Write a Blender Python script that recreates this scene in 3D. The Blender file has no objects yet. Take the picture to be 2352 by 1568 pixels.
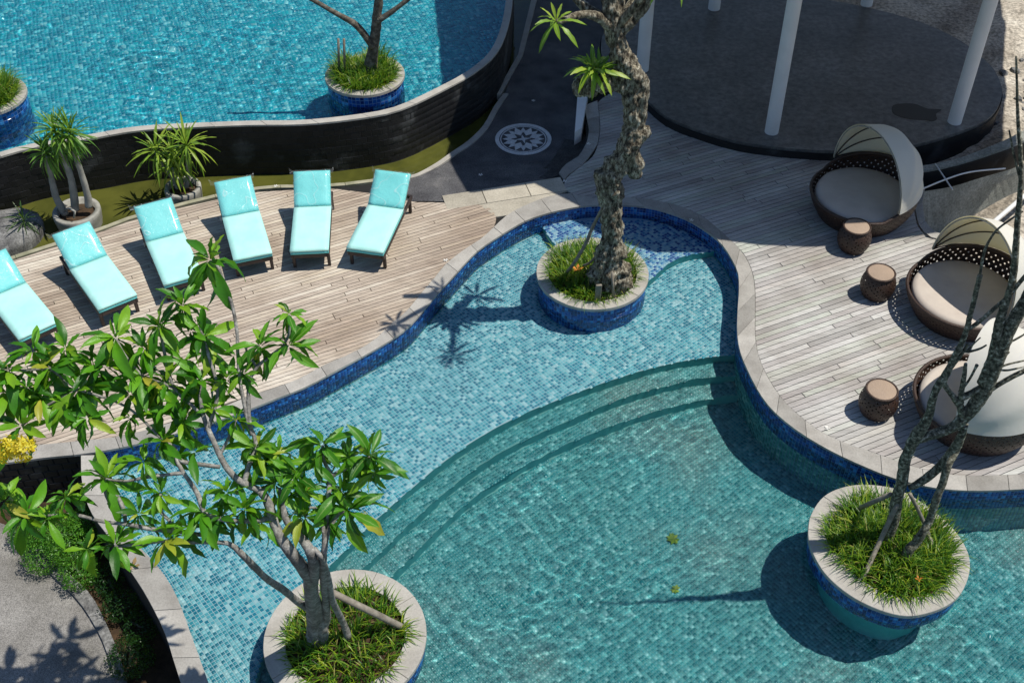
import bpy, bmesh, math, random
import numpy as np
from mathutils import Vector, Matrix, noise
from mathutils.geometry import tessellate_polygon

# ------------------------------------------------------------------ camera, sky, sun, exposure
sc = bpy.context.scene
C = sc.collection
R = math.radians
H, TH, F = 12.0, R(43), 2700.0
cam = bpy.data.cameras.new('camera'); camo = bpy.data.objects.new('camera', cam)
C.objects.link(camo); sc.camera = camo
cam.sensor_width = 36; cam.lens = 36 * F / 2352; cam.clip_end = 400
camo.location = (0, 0, H); camo.rotation_euler = (math.pi / 2 - TH, 0, 0)

SUN = Vector((0.47, 0.04, 1.0)).normalized()
w = bpy.data.worlds.new('World'); sc.world = w; w.use_nodes = True
bg = w.node_tree.nodes['Background']
sky = w.node_tree.nodes.new('ShaderNodeTexSky'); sky.sky_type = 'NISHITA'; sky.sun_disc = False
sky.sun_elevation = math.asin(SUN.z); sky.sun_rotation = math.atan2(SUN.x, SUN.y)
w.node_tree.links.new(sky.outputs[0], bg.inputs[0]); bg.inputs[1].default_value = 0.09; sky.ozone_density = 5.0; sky.dust_density = .4
sl = bpy.data.lights.new('sun', 'SUN'); sl.energy = 4.5; sl.angle = R(0.5); sl.color = (1, .945, .85)
slo = bpy.data.objects.new('sun', sl); C.objects.link(slo)
slo.rotation_euler = SUN.to_track_quat('Z', 'Y').to_euler()
sl.cycles.is_caustics_light = True
sc.view_settings.view_transform = 'Standard'; sc.view_settings.look = 'None'
sc.view_settings.exposure = 0.04; sc.view_settings.gamma = 1
sc.view_settings.use_curve_mapping = False
sc.cycles.use_denoising = True; sc.cycles.max_bounces = 8; sc.cycles.transparent_max_bounces = 8
sc.cycles.caustics_refractive = True; sc.cycles.caustics_reflective = False
sc.cycles.sample_clamp_indirect = 4

rnd = random.Random(7)
rng = np.random.default_rng(7)

# ------------------------------------------------------------------ helpers
def ray(px, py):
    x = (px - 1176) / F; y = (784 - py) / F
    return Vector((x, math.cos(TH) + y * math.sin(TH), -math.sin(TH) + y * math.cos(TH)))
def G(px, py, z=0.0):
    d = ray(px, py); t = (z - H) / d.z
    return Vector((d.x * t, d.y * t, z))
def AY(px, py, Y):
    d = ray(px, py); t = Y / d.y
    return Vector((d.x * t, Y, H + d.z * t))
def GW(px, py, z, zw):                       # point on the pool floor seen through the water
    d = ray(px, py).normalized(); p = G(px, py, zw)
    h = Vector((d.x, d.y, 0)); s = h.length / 1.33; h.normalize()
    k = s / math.sqrt(1 - s * s) * (zw - z)
    return Vector((p.x + h.x * k, p.y + h.y * k, z))
def proj(p):
    d = Vector(p) - Vector((0, 0, H)); fz = d.y * math.cos(TH) - d.z * math.sin(TH)
    u = d.y * math.sin(TH) + d.z * math.cos(TH)
    return (1176 + F * d.x / fz, 784 - F * u / fz)
def GL(pts, z=0.0): return [G(x, y, z) for x, y in pts]

def catmull(pts, n=6, closed=False):
    P = [Vector(p) for p in pts]; out = []
    m = len(P)
    for i in range(m if closed else m - 1):
        if closed: p0, p1, p2, p3 = P[i-1], P[i], P[(i+1) % m], P[(i+2) % m]
        else: p0, p1, p2, p3 = P[max(i-1, 0)], P[i], P[i+1], P[min(i+2, m-1)]
        for k in range(n):
            t = k / n
            out.append(0.5 * ((2*p1) + (p2-p0)*t + (2*p0-5*p1+4*p2-p3)*t*t + (3*p1-p0-3*p2+p3)*t**3))
    if not closed: out.append(P[-1].copy())
    return out
def resample(P, step=None, n=None, closed=False):
    P = [Vector(p) for p in P]
    if closed: P = P + [P[0]]
    L = [0]
    for a, b in zip(P, P[1:]): L.append(L[-1] + (b - a).length)
    if n is None: n = max(1, round(L[-1] / step))
    out = []; j = 0
    for i in range(n + (0 if closed else 1)):
        s = L[-1] * i / n
        while j < len(L) - 2 and L[j+1] < s: j += 1
        t = (s - L[j]) / max(1e-9, L[j+1] - L[j])
        out.append(P[j].lerp(P[j+1], min(1, max(0, t))))
    return out
def smoothw(px, z=0.0, n=6): return catmull(GL(px, z), n)
def pip(X, Y, poly):                          # vectorised point in polygon
    X = np.asarray(X); Y = np.asarray(Y); ins = np.zeros(X.shape, bool)
    n = len(poly)
    for i in range(n):
        x1, y1 = poly[i][0], poly[i][1]; x2, y2 = poly[(i+1) % n][0], poly[(i+1) % n][1]
        if y1 == y2: continue
        c = ((y1 > Y) != (y2 > Y)) & (X < (x2-x1) * (Y-y1) / (y2-y1) + x1)
        ins ^= c
    return ins
def area(poly): return 0.5 * sum(poly[i][0]*poly[(i+1) % len(poly)][1] - poly[(i+1) % len(poly)][0]*poly[i][1] for i in range(len(poly)))
def offset(P, d, closed=False):
    out = []; m = len(P)
    for i in range(m):
        a = P[i-1] if (i or closed) else P[0]; b = P[(i+1) % m] if (i < m-1 or closed) else P[-1]
        t = Vector((b.x-a.x, b.y-a.y, 0)).normalized()
        out.append(P[i] + Vector((-t.y, t.x, 0)) * d)
    return out

class MB:
    def __init__(s): s.v = []; s.f = []; s.sm = []
    def add(s, vs, fs, sm=False):
        o = len(s.v); s.v += [tuple(v) for v in vs]; s.f += [tuple(i + o for i in f) for f in fs]; s.sm += [sm] * len(fs)
    def box(s, lo, hi, M=None):
        vs = [Vector((x, y, z)) for x in (lo[0], hi[0]) for y in (lo[1], hi[1]) for z in (lo[2], hi[2])]
        if M: vs = [M @ v for v in vs]
        s.add(vs, [(0,1,3,2),(4,6,7,5),(0,4,5,1),(2,3,7,6),(0,2,6,4),(1,5,7,3)])
    def rbox(s, lo, hi, b=.01, M=None):       # box with chamfered vertical and top edges
        (x0,y0,z0),(x1,y1,z1) = lo, hi
        def ring(i, z): return [(x0+i+b,y0+i,z),(x1-i-b,y0+i,z),(x1-i,y0+i+b,z),(x1-i,y1-i-b,z),(x1-i-b,y1-i,z),(x0+i+b,y1-i,z),(x0+i,y1-i-b,z),(x0+i,y0+i+b,z)]
        vs = ring(b*.7,z0)+ring(0,z0+b)+ring(0,z1-b)+ring(b*.7,z1)
        if M: vs = [M @ Vector(v) for v in vs]
        fs = [tuple(range(7,-1,-1)), tuple(range(24,32))]
        for r in range(3):
            for i in range(8): fs.append((r*8+i, r*8+(i+1)%8, r*8+8+(i+1)%8, r*8+8+i))
        s.add(vs, fs)
    def prism(s, poly, z0, z1, top=True, bottom=False):
        poly = [Vector((p[0], p[1], 0)) for p in poly]
        if area(poly) < 0: poly = poly[::-1]
        n = len(poly); vs = [(p.x, p.y, z0) for p in poly] + [(p.x, p.y, z1) for p in poly]
        fs = [(i, (i+1) % n, (i+1) % n + n, i + n) for i in range(n)]
        s.add(vs, fs)
        tri = tessellate_polygon([poly])
        def up(t, z):
            a, b, c = (poly[i] for i in t)
            return t if (b-a).cross(c-a).z * z > 0 else t[::-1]
        if top: s.add([(p.x, p.y, z1) for p in poly], [up(t, 1) for t in tri])
        if bottom: s.add([(p.x, p.y, z0) for p in poly], [up(t, -1) for t in tri])
    def quadprism(s, q, z0, z1, ch=0.004):    # four-sided plank or stone with a chamfered top
        q = [Vector((p[0], p[1], 0)) for p in q]
        if area(q) < 0: q = q[::-1]
        c = sum(q, Vector()) / 4
        def inn(p):
            d = c - p; return p + d.normalized() * min(ch * 1.6, d.length * .3)
        vs = [(p.x, p.y, z0) for p in q] + [(p.x, p.y, z1-ch) for p in q] + [(inn(p).x, inn(p).y, z1) for p in q]
        fs = [(i, (i+1)%4, (i+1)%4+4, i+4) for i in range(4)] + [(i+4, (i+1)%4+4, (i+1)%4+8, i+8) for i in range(4)] + [(8,9,10,11)]
        s.add(vs, fs)
    def tube(s, P, rad, sides=8, cap=True, sm=True, bump=0, bs=6, vs_=1.0):
        P = [Vector(p) for p in P]
        if not hasattr(rad, '__len__'): rad = [rad] * len(P)
        o = len(s.v); vs = []; fs = []
        t = (P[1]-P[0]).normalized(); u = t.orthogonal().normalized()
        for i, p in enumerate(P):
            a = P[max(i-1, 0)]; b = P[min(i+1, len(P)-1)]; t = (b-a).normalized()
            u = (u - t * u.dot(t)).normalized(); v = t.cross(u)
            for k in range(sides):
                an = 2*math.pi*k/sides; dr = u*math.cos(an)+v*math.sin(an); r = rad[i]
                if bump:
                    q = p + dr*r; q = Vector((q.x*bs, q.y*bs, q.z*bs*vs_))
                    r *= 1 + bump * (noise.noise(q) + .6*noise.noise(q*2.3) + .35*noise.noise(q*5.1))
                vs.append(p + dr * r)
        for i in range(len(P)-1):
            for k in range(sides):
                fs.append((i*sides+k, i*sides+(k+1)%sides, (i+1)*sides+(k+1)%sides, (i+1)*sides+k))
        if cap: fs += [tuple(range(sides-1, -1, -1)), tuple((len(P)-1)*sides+k for k in range(sides))]
        s.add(vs, fs, sm)
    def lathe(s, prof, n=32, c=(0,0,0), sm=True, cap0=False, cap1=False):
        vs = []; fs = []
        for r, z in prof:
            for k in range(n):
                a = 2*math.pi*k/n; vs.append((c[0]+r*math.cos(a), c[1]+r*math.sin(a), c[2]+z))
        for i in range(len(prof)-1):
            for k in range(n): fs.append((i*n+k, i*n+(k+1)%n, (i+1)*n+(k+1)%n, (i+1)*n+k))
        s.add(vs, fs, sm)
        if cap0: s.add(vs[:n], [tuple(range(n-1,-1,-1))])
        if cap1: s.add(vs[-n:], [tuple(range(n))])
    def mesh(s, name, mat=None, sub=None):
        me = bpy.data.meshes.new(name)
        vs = s.v if sub is None else [(v[0]-sub[0], v[1]-sub[1], v[2]-sub[2]) for v in s.v]
        me.from_pydata(vs, [], s.f); me.polygons.foreach_set('use_smooth', s.sm)
        if mat: me.materials.append(mat)
        me.update(); return me
def npmesh(name, V, Fc, mat, smooth=False):
    me = bpy.data.meshes.new(name); nv = len(V); nf, k = Fc.shape
    me.vertices.add(nv); me.vertices.foreach_set('co', np.ascontiguousarray(V, dtype=np.float32).ravel())
    me.loops.add(nf*k); me.loops.foreach_set('vertex_index', np.ascontiguousarray(Fc, dtype=np.int32).ravel())
    me.polygons.add(nf); me.polygons.foreach_set('loop_start', np.arange(0, nf*k, k, dtype=np.int32))
    me.polygons.foreach_set('loop_total', np.full(nf, k, dtype=np.int32))
    if smooth: me.polygons.foreach_set('use_smooth', np.ones(nf, bool))
    me.update(calc_edges=True); me.materials.append(mat); return me
def link(name, me, parent=None, loc=None, rot=None):
    o = bpy.data.objects.new(name, me); C.objects.link(o)
    if parent is not None: o.parent = parent
    if loc is not None: o.location = loc
    if rot is not None: o.rotation_euler = rot
    return o
def tag(o, label=None, cat=None, group=None, kind=None):
    if label: o['label'] = label
    if cat: o['category'] = cat
    if group: o['group'] = group
    if kind: o['kind'] = kind
    return o
def empty(name, loc=(0,0,0), rz=0, **k):
    o = bpy.data.objects.new(name, None); C.objects.link(o); o.location = loc; o.rotation_euler = (0,0,rz)
    o.empty_display_size = .1
    return tag(o, **k)
def part(name, mb, mat, parent, world=True):  # mb in world coordinates under an unrotated parent
    sub = tuple(parent.location) if (world and parent is not None) else None
    return link(name, mb.mesh(name, mat, sub), parent)
def copy_tree(o, parent=None):
    c = o.copy(); C.objects.link(c)
    if parent is not None: c.parent = parent
    for ch in list(o.children): copy_tree(ch, c)
    return c
def recv(o): o.cycles.is_caustics_receiver = True; return o

# ------------------------------------------------------------------ materials
def new_mat(name):
    m = bpy.data.materials.new(name); m.use_nodes = True
    return m, m.node_tree, m.node_tree.nodes['Principled BSDF']
def N(t, ty, **k):
    n = t.nodes.new(ty)
    for a, b in k.items():
        if a.startswith('i_'): n.inputs[a[2:]].default_value = b
        else: setattr(n, a, b)
    return n
def ramp(t, src, stops, const=False):
    r = t.nodes.new('ShaderNodeValToRGB'); cr = r.color_ramp
    cr.interpolation = 'CONSTANT' if const else 'LINEAR'
    while len(cr.elements) < len(stops): cr.elements.new(.5)
    for e, (p, c) in zip(cr.elements, stops): e.position = p; e.color = (*c, 1)
    t.links.new(src, r.inputs[0]); return r.outputs[0]
def rand_src(t):                              # one value per separate piece
    g = N(t, 'ShaderNodeNewGeometry'); oi = N(t, 'ShaderNodeObjectInfo')
    a = N(t, 'ShaderNodeMath', operation='ADD'); t.links.new(g.outputs['Random Per Island'], a.inputs[0]); t.links.new(oi.outputs['Random'], a.inputs[1])
    f = N(t, 'ShaderNodeMath', operation='FRACT'); t.links.new(a.outputs[0], f.inputs[0]); return f.outputs[0]
def wpos(t): return N(t, 'ShaderNodeNewGeometry').outputs['Position']
def nz(t, scale, detail=4, vec=None, rough=.55):
    n = N(t, 'ShaderNodeTexNoise'); n.inputs['Scale'].default_value = scale; n.inputs['Detail'].default_value = detail; n.inputs['Roughness'].default_value = rough
    t.links.new(vec if vec is not None else wpos(t), n.inputs['Vector']); return n.outputs['Fac']
def mix(t, a, b, f, mode='MIX'):
    m = N(t, 'ShaderNodeMix', data_type='RGBA', blend_type=mode)
    for s, sock in ((f, m.inputs[0]), (a, m.inputs[6]), (b, m.inputs[7])):
        if isinstance(s, (int, float)): sock.default_value = s
        elif isinstance(s, tuple): sock.default_value = (*s, 1)
        else: t.links.new(s, sock)
    return m.outputs[2]
def bump(t, b, h, st=.3, dist=.01):
    n = N(t, 'ShaderNodeBump'); n.inputs['Strength'].default_value = st; n.inputs['Distance'].default_value = dist
    t.links.new(h, n.inputs['Height']); t.links.new(n.outputs[0], b.inputs['Normal'])

def m_mottle(name, stops, scale=6, rough=.8, bscale=60, bst=.3, island=0.0, fine=None):
    m, t, b = new_mat(name)
    c = ramp(t, nz(t, scale, 6), stops)
    if fine: c = mix(t, c, ramp(t, nz(t, fine[0], 3, rough=.7), [(.35, (0,0,0)), (.65, (1,1,1))]), fine[1], 'OVERLAY')
    if island:
        v = ramp(t, rand_src(t), [(0, (.5-island,)*3), (1, (.5+island,)*3)])
        c = mix(t, c, v, 1.0, 'OVERLAY')
    t.links.new(c, b.inputs['Base Color']); b.inputs['Roughness'].default_value = rough
    bump(t, b, nz(t, bscale, 3), bst); return m
M = {}
M['coping'] = m_mottle('coping stone', [(.3, (.26,.245,.22)), (.55, (.35,.335,.305)), (.8, (.42,.40,.36))], 3, .75, 80, .15, island=.11, fine=(40, .12))
M['paver'] = m_mottle('paver stone', [(.3, (.33,.30,.24)), (.6, (.43,.395,.32)), (.8, (.50,.46,.38))], 2.5, .8, 60, .15, island=.08, fine=(30, .15))
M['rim'] = m_mottle('planter rim stone', [(.3, (.33,.31,.275)), (.6, (.42,.40,.36)), (.85, (.50,.48,.43))], 4, .8, 70, .2, fine=(50, .1))
M['kerb'] = m_mottle('mossy kerb stone', [(.3, (.22,.22,.14)), (.6, (.36,.34,.24)), (.8, (.46,.44,.36))], 5, .8, 70, .2)
M['grout'] = m_mottle('dark deck void', [(.3, (.012,.01,.009)), (.7, (.03,.026,.022))], 5, .9)
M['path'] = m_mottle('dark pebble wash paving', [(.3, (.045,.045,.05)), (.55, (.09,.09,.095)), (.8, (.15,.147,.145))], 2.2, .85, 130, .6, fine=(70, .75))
M['garden_path'] = m_mottle('grey pebble wash paving', [(.25, (.12,.115,.10)), (.5, (.22,.21,.195)), (.8, (.32,.31,.29))], 1.6, .85, 120, .5, fine=(80, .5))
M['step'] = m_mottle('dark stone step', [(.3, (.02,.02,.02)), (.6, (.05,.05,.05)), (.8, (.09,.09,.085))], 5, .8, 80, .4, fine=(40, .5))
M['blackstone'] = m_mottle('black slate wall tile', [(.35, (.009,.009,.010)), (.57, (.013,.013,.014)), (.63, (.04,.042,.043)), (.74, (.085,.087,.087))], 1.5, .6, 60, .3, island=.18)
M['wallcore'] = m_mottle('black wall mortar', [(.3, (.008,.008,.008)), (.7, (.014,.014,.014))], 5, .9)
M['platform'] = m_mottle('polished pavilion floor', [(.3, (.085,.085,.082)), (.55, (.125,.122,.115)), (.8, (.18,.178,.17))], .9, .4, 20, .1, fine=(9, .35))
M['white'] = m_mottle('white paint', [(.3, (.72,.72,.71)), (.7, (.80,.80,.79))], 3, .5, 40, .05)
M['earth'] = m_mottle('pale earth', [(.3, (.22,.19,.15)), (.5, (.40,.36,.30)), (.7, (.55,.51,.44))], .9, .95, 12, .8, fine=(14, .5))
M['brown_earth'] = m_mottle('brown soil', [(.3, (.035,.02,.012)), (.6, (.10,.06,.03)), (.8, (.22,.13,.06))], 3, .95, 30, .8, fine=(30, .5))
M['soil'] = m_mottle('planter soil', [(.3, (.02,.012,.006)), (.6, (.07,.04,.018)), (.8, (.16,.09,.04))], 6, .95, 40, .8)
M['concrete'] = m_mottle('weathered concrete', [(.3, (.16,.17,.15)), (.55, (.27,.28,.25)), (.8, (.36,.36,.32))], 1.6, .85, 40, .3, fine=(25, .3))
M['boulder'] = m_mottle('grey boulder', [(.3, (.07,.07,.07)), (.5, (.17,.17,.165)), (.75, (.30,.30,.29))], 4, .8, 30, .7, fine=(30, .4))
M['bark_dark'] = m_mottle('grey brown bark', [(.3, (.035,.03,.022)), (.5, (.10,.088,.068)), (.75, (.24,.22,.18))], 14, .85, 45, .9, fine=(60, .3))

def m_gnarled():
    m, t, b = new_mat('lichen gnarled bark')
    mp = N(t, 'ShaderNodeMapping'); mp.inputs['Scale'].default_value = (1, 1, .42); t.links.new(wpos(t), mp.inputs[0])
    f = nz(t, 22, 6, mp.outputs[0], .68); g_ = nz(t, 5, 3)
    c = ramp(t, f, [(.38, (.018,.014,.010)), (.46, (.12,.10,.072)), (.55, (.31,.285,.225)), (.66, (.60,.57,.49))])
    c = mix(t, c, ramp(t, g_, [(.35, (.36,.33,.27)), (.6, (.58,.58,.55))]), .8, 'OVERLAY')
    t.links.new(c, b.inputs['Base Color']); b.inputs['Roughness'].default_value = .9; bump(t, b, f, 1.0, .06); return m
M['bark_gnarled'] = m_gnarled()
M['bark_grey'] = m_mottle('smooth grey bark', [(.3, (.10,.095,.085)), (.5, (.22,.21,.19)), (.75, (.42,.41,.38))], 12, .8, 45, .6, fine=(45, .35))
M['bark_olive'] = m_mottle('olive grey bark', [(.38, (.035,.033,.022)), (.5, (.12,.115,.08)), (.6, (.24,.23,.17)), (.68, (.50,.48,.40))], 24, .9, 40, 1.0, fine=(60, .5))
M['pole'] = m_mottle('weathered pole wood', [(.3, (.15,.13,.10)), (.7, (.30,.27,.22))], 14, .8, 60, .4)
M['darkframe'] = m_mottle('dark brown lounger frame', [(.3, (.02,.013,.011)), (.7, (.045,.03,.026))], 10, .5, 60, .2)
M['pot'] = m_mottle('grey concrete pot', [(.3, (.22,.22,.19)), (.6, (.38,.37,.33)), (.8, (.5,.49,.44))], 5, .85, 40, .3)
M['medallion'] = m_mottle('pale pebble inlay', [(.3, (.50,.51,.52)), (.7, (.68,.69,.69))], 8, .8, 90, .4, fine=(80, .4))
M['roof'] = m_mottle('roof slab', [(.3, (.5,.48,.45)), (.7, (.6,.58,.55))], 2, .8)

def m_wood(name, stops, island=.3):
    m, t, b = new_mat(name)
    r = rand_src(t)
    c = ramp(t, r, stops)
    tc = N(t, 'ShaderNodeMapping'); tc.inputs['Rotation'].default_value = (0, 0, -R(28)); tc.inputs['Scale'].default_value = (1.2, 22, 1)
    t.links.new(wpos(t), tc.inputs[0])
    g = ramp(t, nz(t, 3, 5, tc.outputs[0], .75), [(.32, (.22,)*3), (.5, (.5,)*3), (.68, (.72,)*3)])
    c = mix(t, c, g, .75, 'OVERLAY')
    big = ramp(t, nz(t, .55, 3), [(.35, (.38,.34,.31)), (.62, (.66,.66,.66))])
    c = mix(t, c, big, .8, 'OVERLAY')
    t.links.new(c, b.inputs['Base Color']); b.inputs['Roughness'].default_value = .78
    bump(t, b, nz(t, 4, 3, tc.outputs[0]), .25, .004); return m
M['wood_left'] = m_wood('weathered brown decking', [(0, (.34,.285,.235)), (.25, (.43,.37,.30)), (.5, (.385,.33,.27)), (.75, (.51,.455,.38)), (1, (.45,.39,.31))])
M['wood_right'] = m_wood('bleached grey decking', [(0, (.27,.262,.25)), (.2, (.385,.38,.36)), (.45, (.325,.31,.30)), (.7, (.45,.445,.425)), (.85, (.36,.38,.335)), (1, (.42,.40,.38))])

def m_tile(name, stops, rough=.25, patch=None):
    m, t, b = new_mat(name)
    c = ramp(t, rand_src(t), stops, True)
    c = mix(t, c, ramp(t, nz(t, .8, 4), [(.35, (.42,)*3), (.65, (.58,)*3)]), .6, 'OVERLAY')
    if patch: c = mix(t, c, mix(t, c, patch, .3), ramp(t, nz(t, .45, 3), [(.48, (0,0,0)), (.68, (1,1,1))]))
    t.links.new(c, b.inputs['Base Color']); b.inputs['Roughness'].default_value = rough; return m
M['tile_shallow'] = m_tile('pale aqua mosaic', [(0, (.015,.25,.36)), (.25, (.05,.38,.48)), (.45, (.14,.52,.60)), (.70, (.26,.64,.70)), (.88, (.46,.76,.80))])
M['tile_shelf'] = m_tile('blue and white mosaic', [(0, (.005,.09,.36)), (.3, (.05,.26,.52)), (.5, (.25,.52,.70)), (.72, (.48,.72,.80))])
M['tile_deep'] = m_tile('sea green mosaic', [(0, (.015,.19,.21)), (.3, (.035,.27,.29)), (.55, (.07,.34,.355)), (.78, (.115,.41,.41)), (.93, (.21,.52,.52))], .25, (.40,.36,.28))
M['tile_wall'] = m_tile('cobalt mosaic', [(0, (.003,.022,.13)), (.25, (.005,.05,.24)), (.5, (.008,.085,.36)), (.75, (.02,.15,.46)), (.92, (.05,.26,.58))], .15)
M['tile_upper'] = m_tile('turquoise mosaic', [(0, (.0,.25,.34)), (.3, (.0,.36,.44)), (.6, (.02,.45,.52)), (.82, (.10,.55,.60)), (.94, (.22,.64,.68))])
M['grout_shallow'] = m_mottle('white pool grout', [(.3, (.42,.62,.66)), (.7, (.55,.72,.75))], 4)
M['riser'] = m_mottle('teal riser', [(.3, (.06,.38,.40)), (.7, (.10,.46,.47))], 8); M['grout_shelf'] = m_mottle('shelf grout', [(.3, (.30,.50,.70)), (.7, (.40,.60,.78))], 4)
M['grout_deep'] = m_mottle('green pool grout', [(.3, (.12,.34,.32)), (.7, (.17,.42,.39))], 4)
M['grout_wall'] = m_mottle('blue pool grout', [(.3, (.10,.22,.45)), (.7, (.15,.30,.55))], 4)
M['grout_upper'] = m_mottle('blue floor grout', [(.3, (.05,.36,.52)), (.7, (.08,.42,.58))], 4)

def m_water():
    m = bpy.data.materials.new('pool water surface'); m.use_nodes = True; t = m.node_tree; t.nodes.clear()
    o = N(t, 'ShaderNodeOutputMaterial'); g = N(t, 'ShaderNodeBsdfGlass'); g.inputs['Roughness'].default_value = 0
    g.inputs['IOR'].default_value = 1.33; g.inputs['Color'].default_value = (.93, .985, 1, 1); t.links.new(g.outputs[0], o.inputs[0]); return m
M['water'] = m_water()
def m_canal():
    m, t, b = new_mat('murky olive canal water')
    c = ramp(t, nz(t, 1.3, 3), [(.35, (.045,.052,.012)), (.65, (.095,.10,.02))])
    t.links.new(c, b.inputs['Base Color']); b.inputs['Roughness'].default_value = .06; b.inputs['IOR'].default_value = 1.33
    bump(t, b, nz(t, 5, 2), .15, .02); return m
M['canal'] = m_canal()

def m_leaf(name, stops, rough=.42, trans=.35, tcol=(.30,.55,.04)):
    m, t, b = new_mat(name)
    c = ramp(t, rand_src(t), stops); c = mix(t, c, ramp(t, nz(t, 9, 3), [(.3, (.40,)*3), (.7, (.6,)*3)]), .7, 'OVERLAY')
    rb = N(t, 'ShaderNodeAttribute', attribute_name='rib'); rf_ = ramp(t, rb.outputs['Fac'], [(.72, (0,0,0)), (.95, (.55,)*3)]); c = mix(t, c, (.35,.50,.14), rf_)
    t.links.new(c, b.inputs['Base Color']); b.inputs['Roughness'].default_value = rough; bump(t, b, nz(t, 60, 2), .25, .01)
    tr = N(t, 'ShaderNodeBsdfTranslucent'); t.links.new(mix(t, c, tcol, .6), tr.inputs[0])
    ms = N(t, 'ShaderNodeMixShader'); ms.inputs[0].default_value = trans
    t.links.new(b.outputs[0], ms.inputs[1]); t.links.new(tr.outputs[0], ms.inputs[2])
    t.links.new(ms.outputs[0], t.nodes['Material Output'].inputs[0]); return m
M['leaf'] = m_leaf('broad green leaf', [(0, (.02,.11,.006)), (.3, (.055,.23,.010)), (.7, (.12,.36,.014)), (.94, (.24,.45,.02)), (1, (.45,.42,.05))])
M['strap'] = m_leaf('strap leaf', [(0, (.03,.12,.012)), (.5, (.09,.24,.02)), (1, (.22,.36,.04))])
M['strap_lime'] = m_leaf('lime strap leaf', [(0, (.10,.22,.015)), (.5, (.22,.36,.02)), (1, (.36,.46,.05))])
M['grass'] = m_leaf('planter grass', [(0, (.015,.06,.008)), (.4, (.06,.18,.012)), (.75, (.19,.33,.02)), (.95, (.36,.44,.03)), (1, (.45,.38,.15))])
M['shrub'] = m_leaf('small leaf shrub', [(0, (.03,.13,.012)), (.5, (.08,.27,.02)), (1, (.18,.40,.04))])
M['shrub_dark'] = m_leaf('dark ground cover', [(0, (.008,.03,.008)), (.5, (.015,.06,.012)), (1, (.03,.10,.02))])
M['flower'] = m_leaf('yellow blossom', [(0, (.55,.40,.01)), (.5, (.75,.62,.02)), (1, (.80,.75,.12))], .6, .3, (.9,.8,.05))
M['flower_white'] = m_leaf('white blossom', [(0, (.8,.8,.74)), (1, (.85,.84,.8))], .6, .2, (.9,.9,.8))
M['dry'] = m_leaf('dry leaf', [(0, (.30,.20,.08)), (1, (.45,.33,.15))], .7, .2, (.5,.3,.1))
M['orange'] = m_leaf('orange dry leaf', [(0, (.55,.18,.02)), (1, (.7,.25,.03))], .7, .2, (.8,.3,.03))

def m_fabric(name, col, rough=.7, wr=(4, .5, .03), coat=0.0, trans=0.0, tcol=None):
    m, t, b = new_mat(name)
    c = mix(t, col, ramp(t, nz(t, 3, 4), [(.3, (.42,)*3), (.7, (.58,)*3)]), .6, 'OVERLAY')
    t.links.new(c, b.inputs['Base Color']); b.inputs['Roughness'].default_value = rough
    b.inputs['Coat Weight'].default_value = coat; b.inputs['Coat Roughness'].default_value = .12
    bump(t, b, nz(t, wr[0], 4), wr[1], wr[2])
    if trans:
        tr = N(t, 'ShaderNodeBsdfTranslucent'); tr.inputs[0].default_value = (*(tcol or col), 1)
        ms = N(t, 'ShaderNodeMixShader'); ms.inputs[0].default_value = trans
        t.links.new(b.outputs[0], ms.inputs[1]); t.links.new(tr.outputs[0], ms.inputs[2]); t.links.new(ms.outputs[0], t.nodes['Material Output'].inputs[0])
    return m
M['aqua'] = m_fabric('aqua lounger cushion', (.42,.77,.71), .7, (5, .4, .03), .1)
M['aqua_shaded'] = m_fabric('aqua cushion with shading in colour', (.14,.60,.60), .6, (4, .5, .03), .3)  # same aqua cloth, darkened: shading of the tilted backrest put into the colour
M['taupe'] = m_fabric('taupe mattress', (.54,.475,.41), .8, (3, .4, .02))
M['canopy'] = m_fabric('cream canopy cloth', (.84,.83,.79), .8, (3, .3, .02), 0, .35, (.80,.74,.45))
M['tan'] = m_fabric('tan woven top', (.36,.27,.20), .8, (60, .8, .01))
M['wicker'] = m_fabric('dark brown wicker', (.042,.022,.015), .5, (80, .9, .01))
def m_film():
    m = bpy.data.materials.new('clear plastic film'); m.use_nodes = True; t = m.node_tree; t.nodes.clear()
    o = N(t, 'ShaderNodeOutputMaterial'); tr = N(t, 'ShaderNodeBsdfTransparent'); b = N(t, 'ShaderNodeBsdfPrincipled')
    b.inputs['Base Color'].default_value = (.88, .93, .93, 1); b.inputs['Roughness'].default_value = .12
    bump(t, b, nz(t, 7, 3), .8, .05)
    r = ramp(t, nz(t, 2.6, 1.0, rough=.5), [(.0, (.03,)*3), (.46, (.05,)*3), (.472, (.32,)*3), (.484, (.05,)*3), (1.0, (.07,)*3)])
    ms = N(t, 'ShaderNodeMixShader'); t.links.new(r, ms.inputs[0])
    t.links.new(tr.outputs[0], ms.inputs[1]); t.links.new(b.outputs[0], ms.inputs[2]); t.links.new(ms.outputs[0], o.inputs[0]); return m
M['film'] = m_film()

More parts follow.
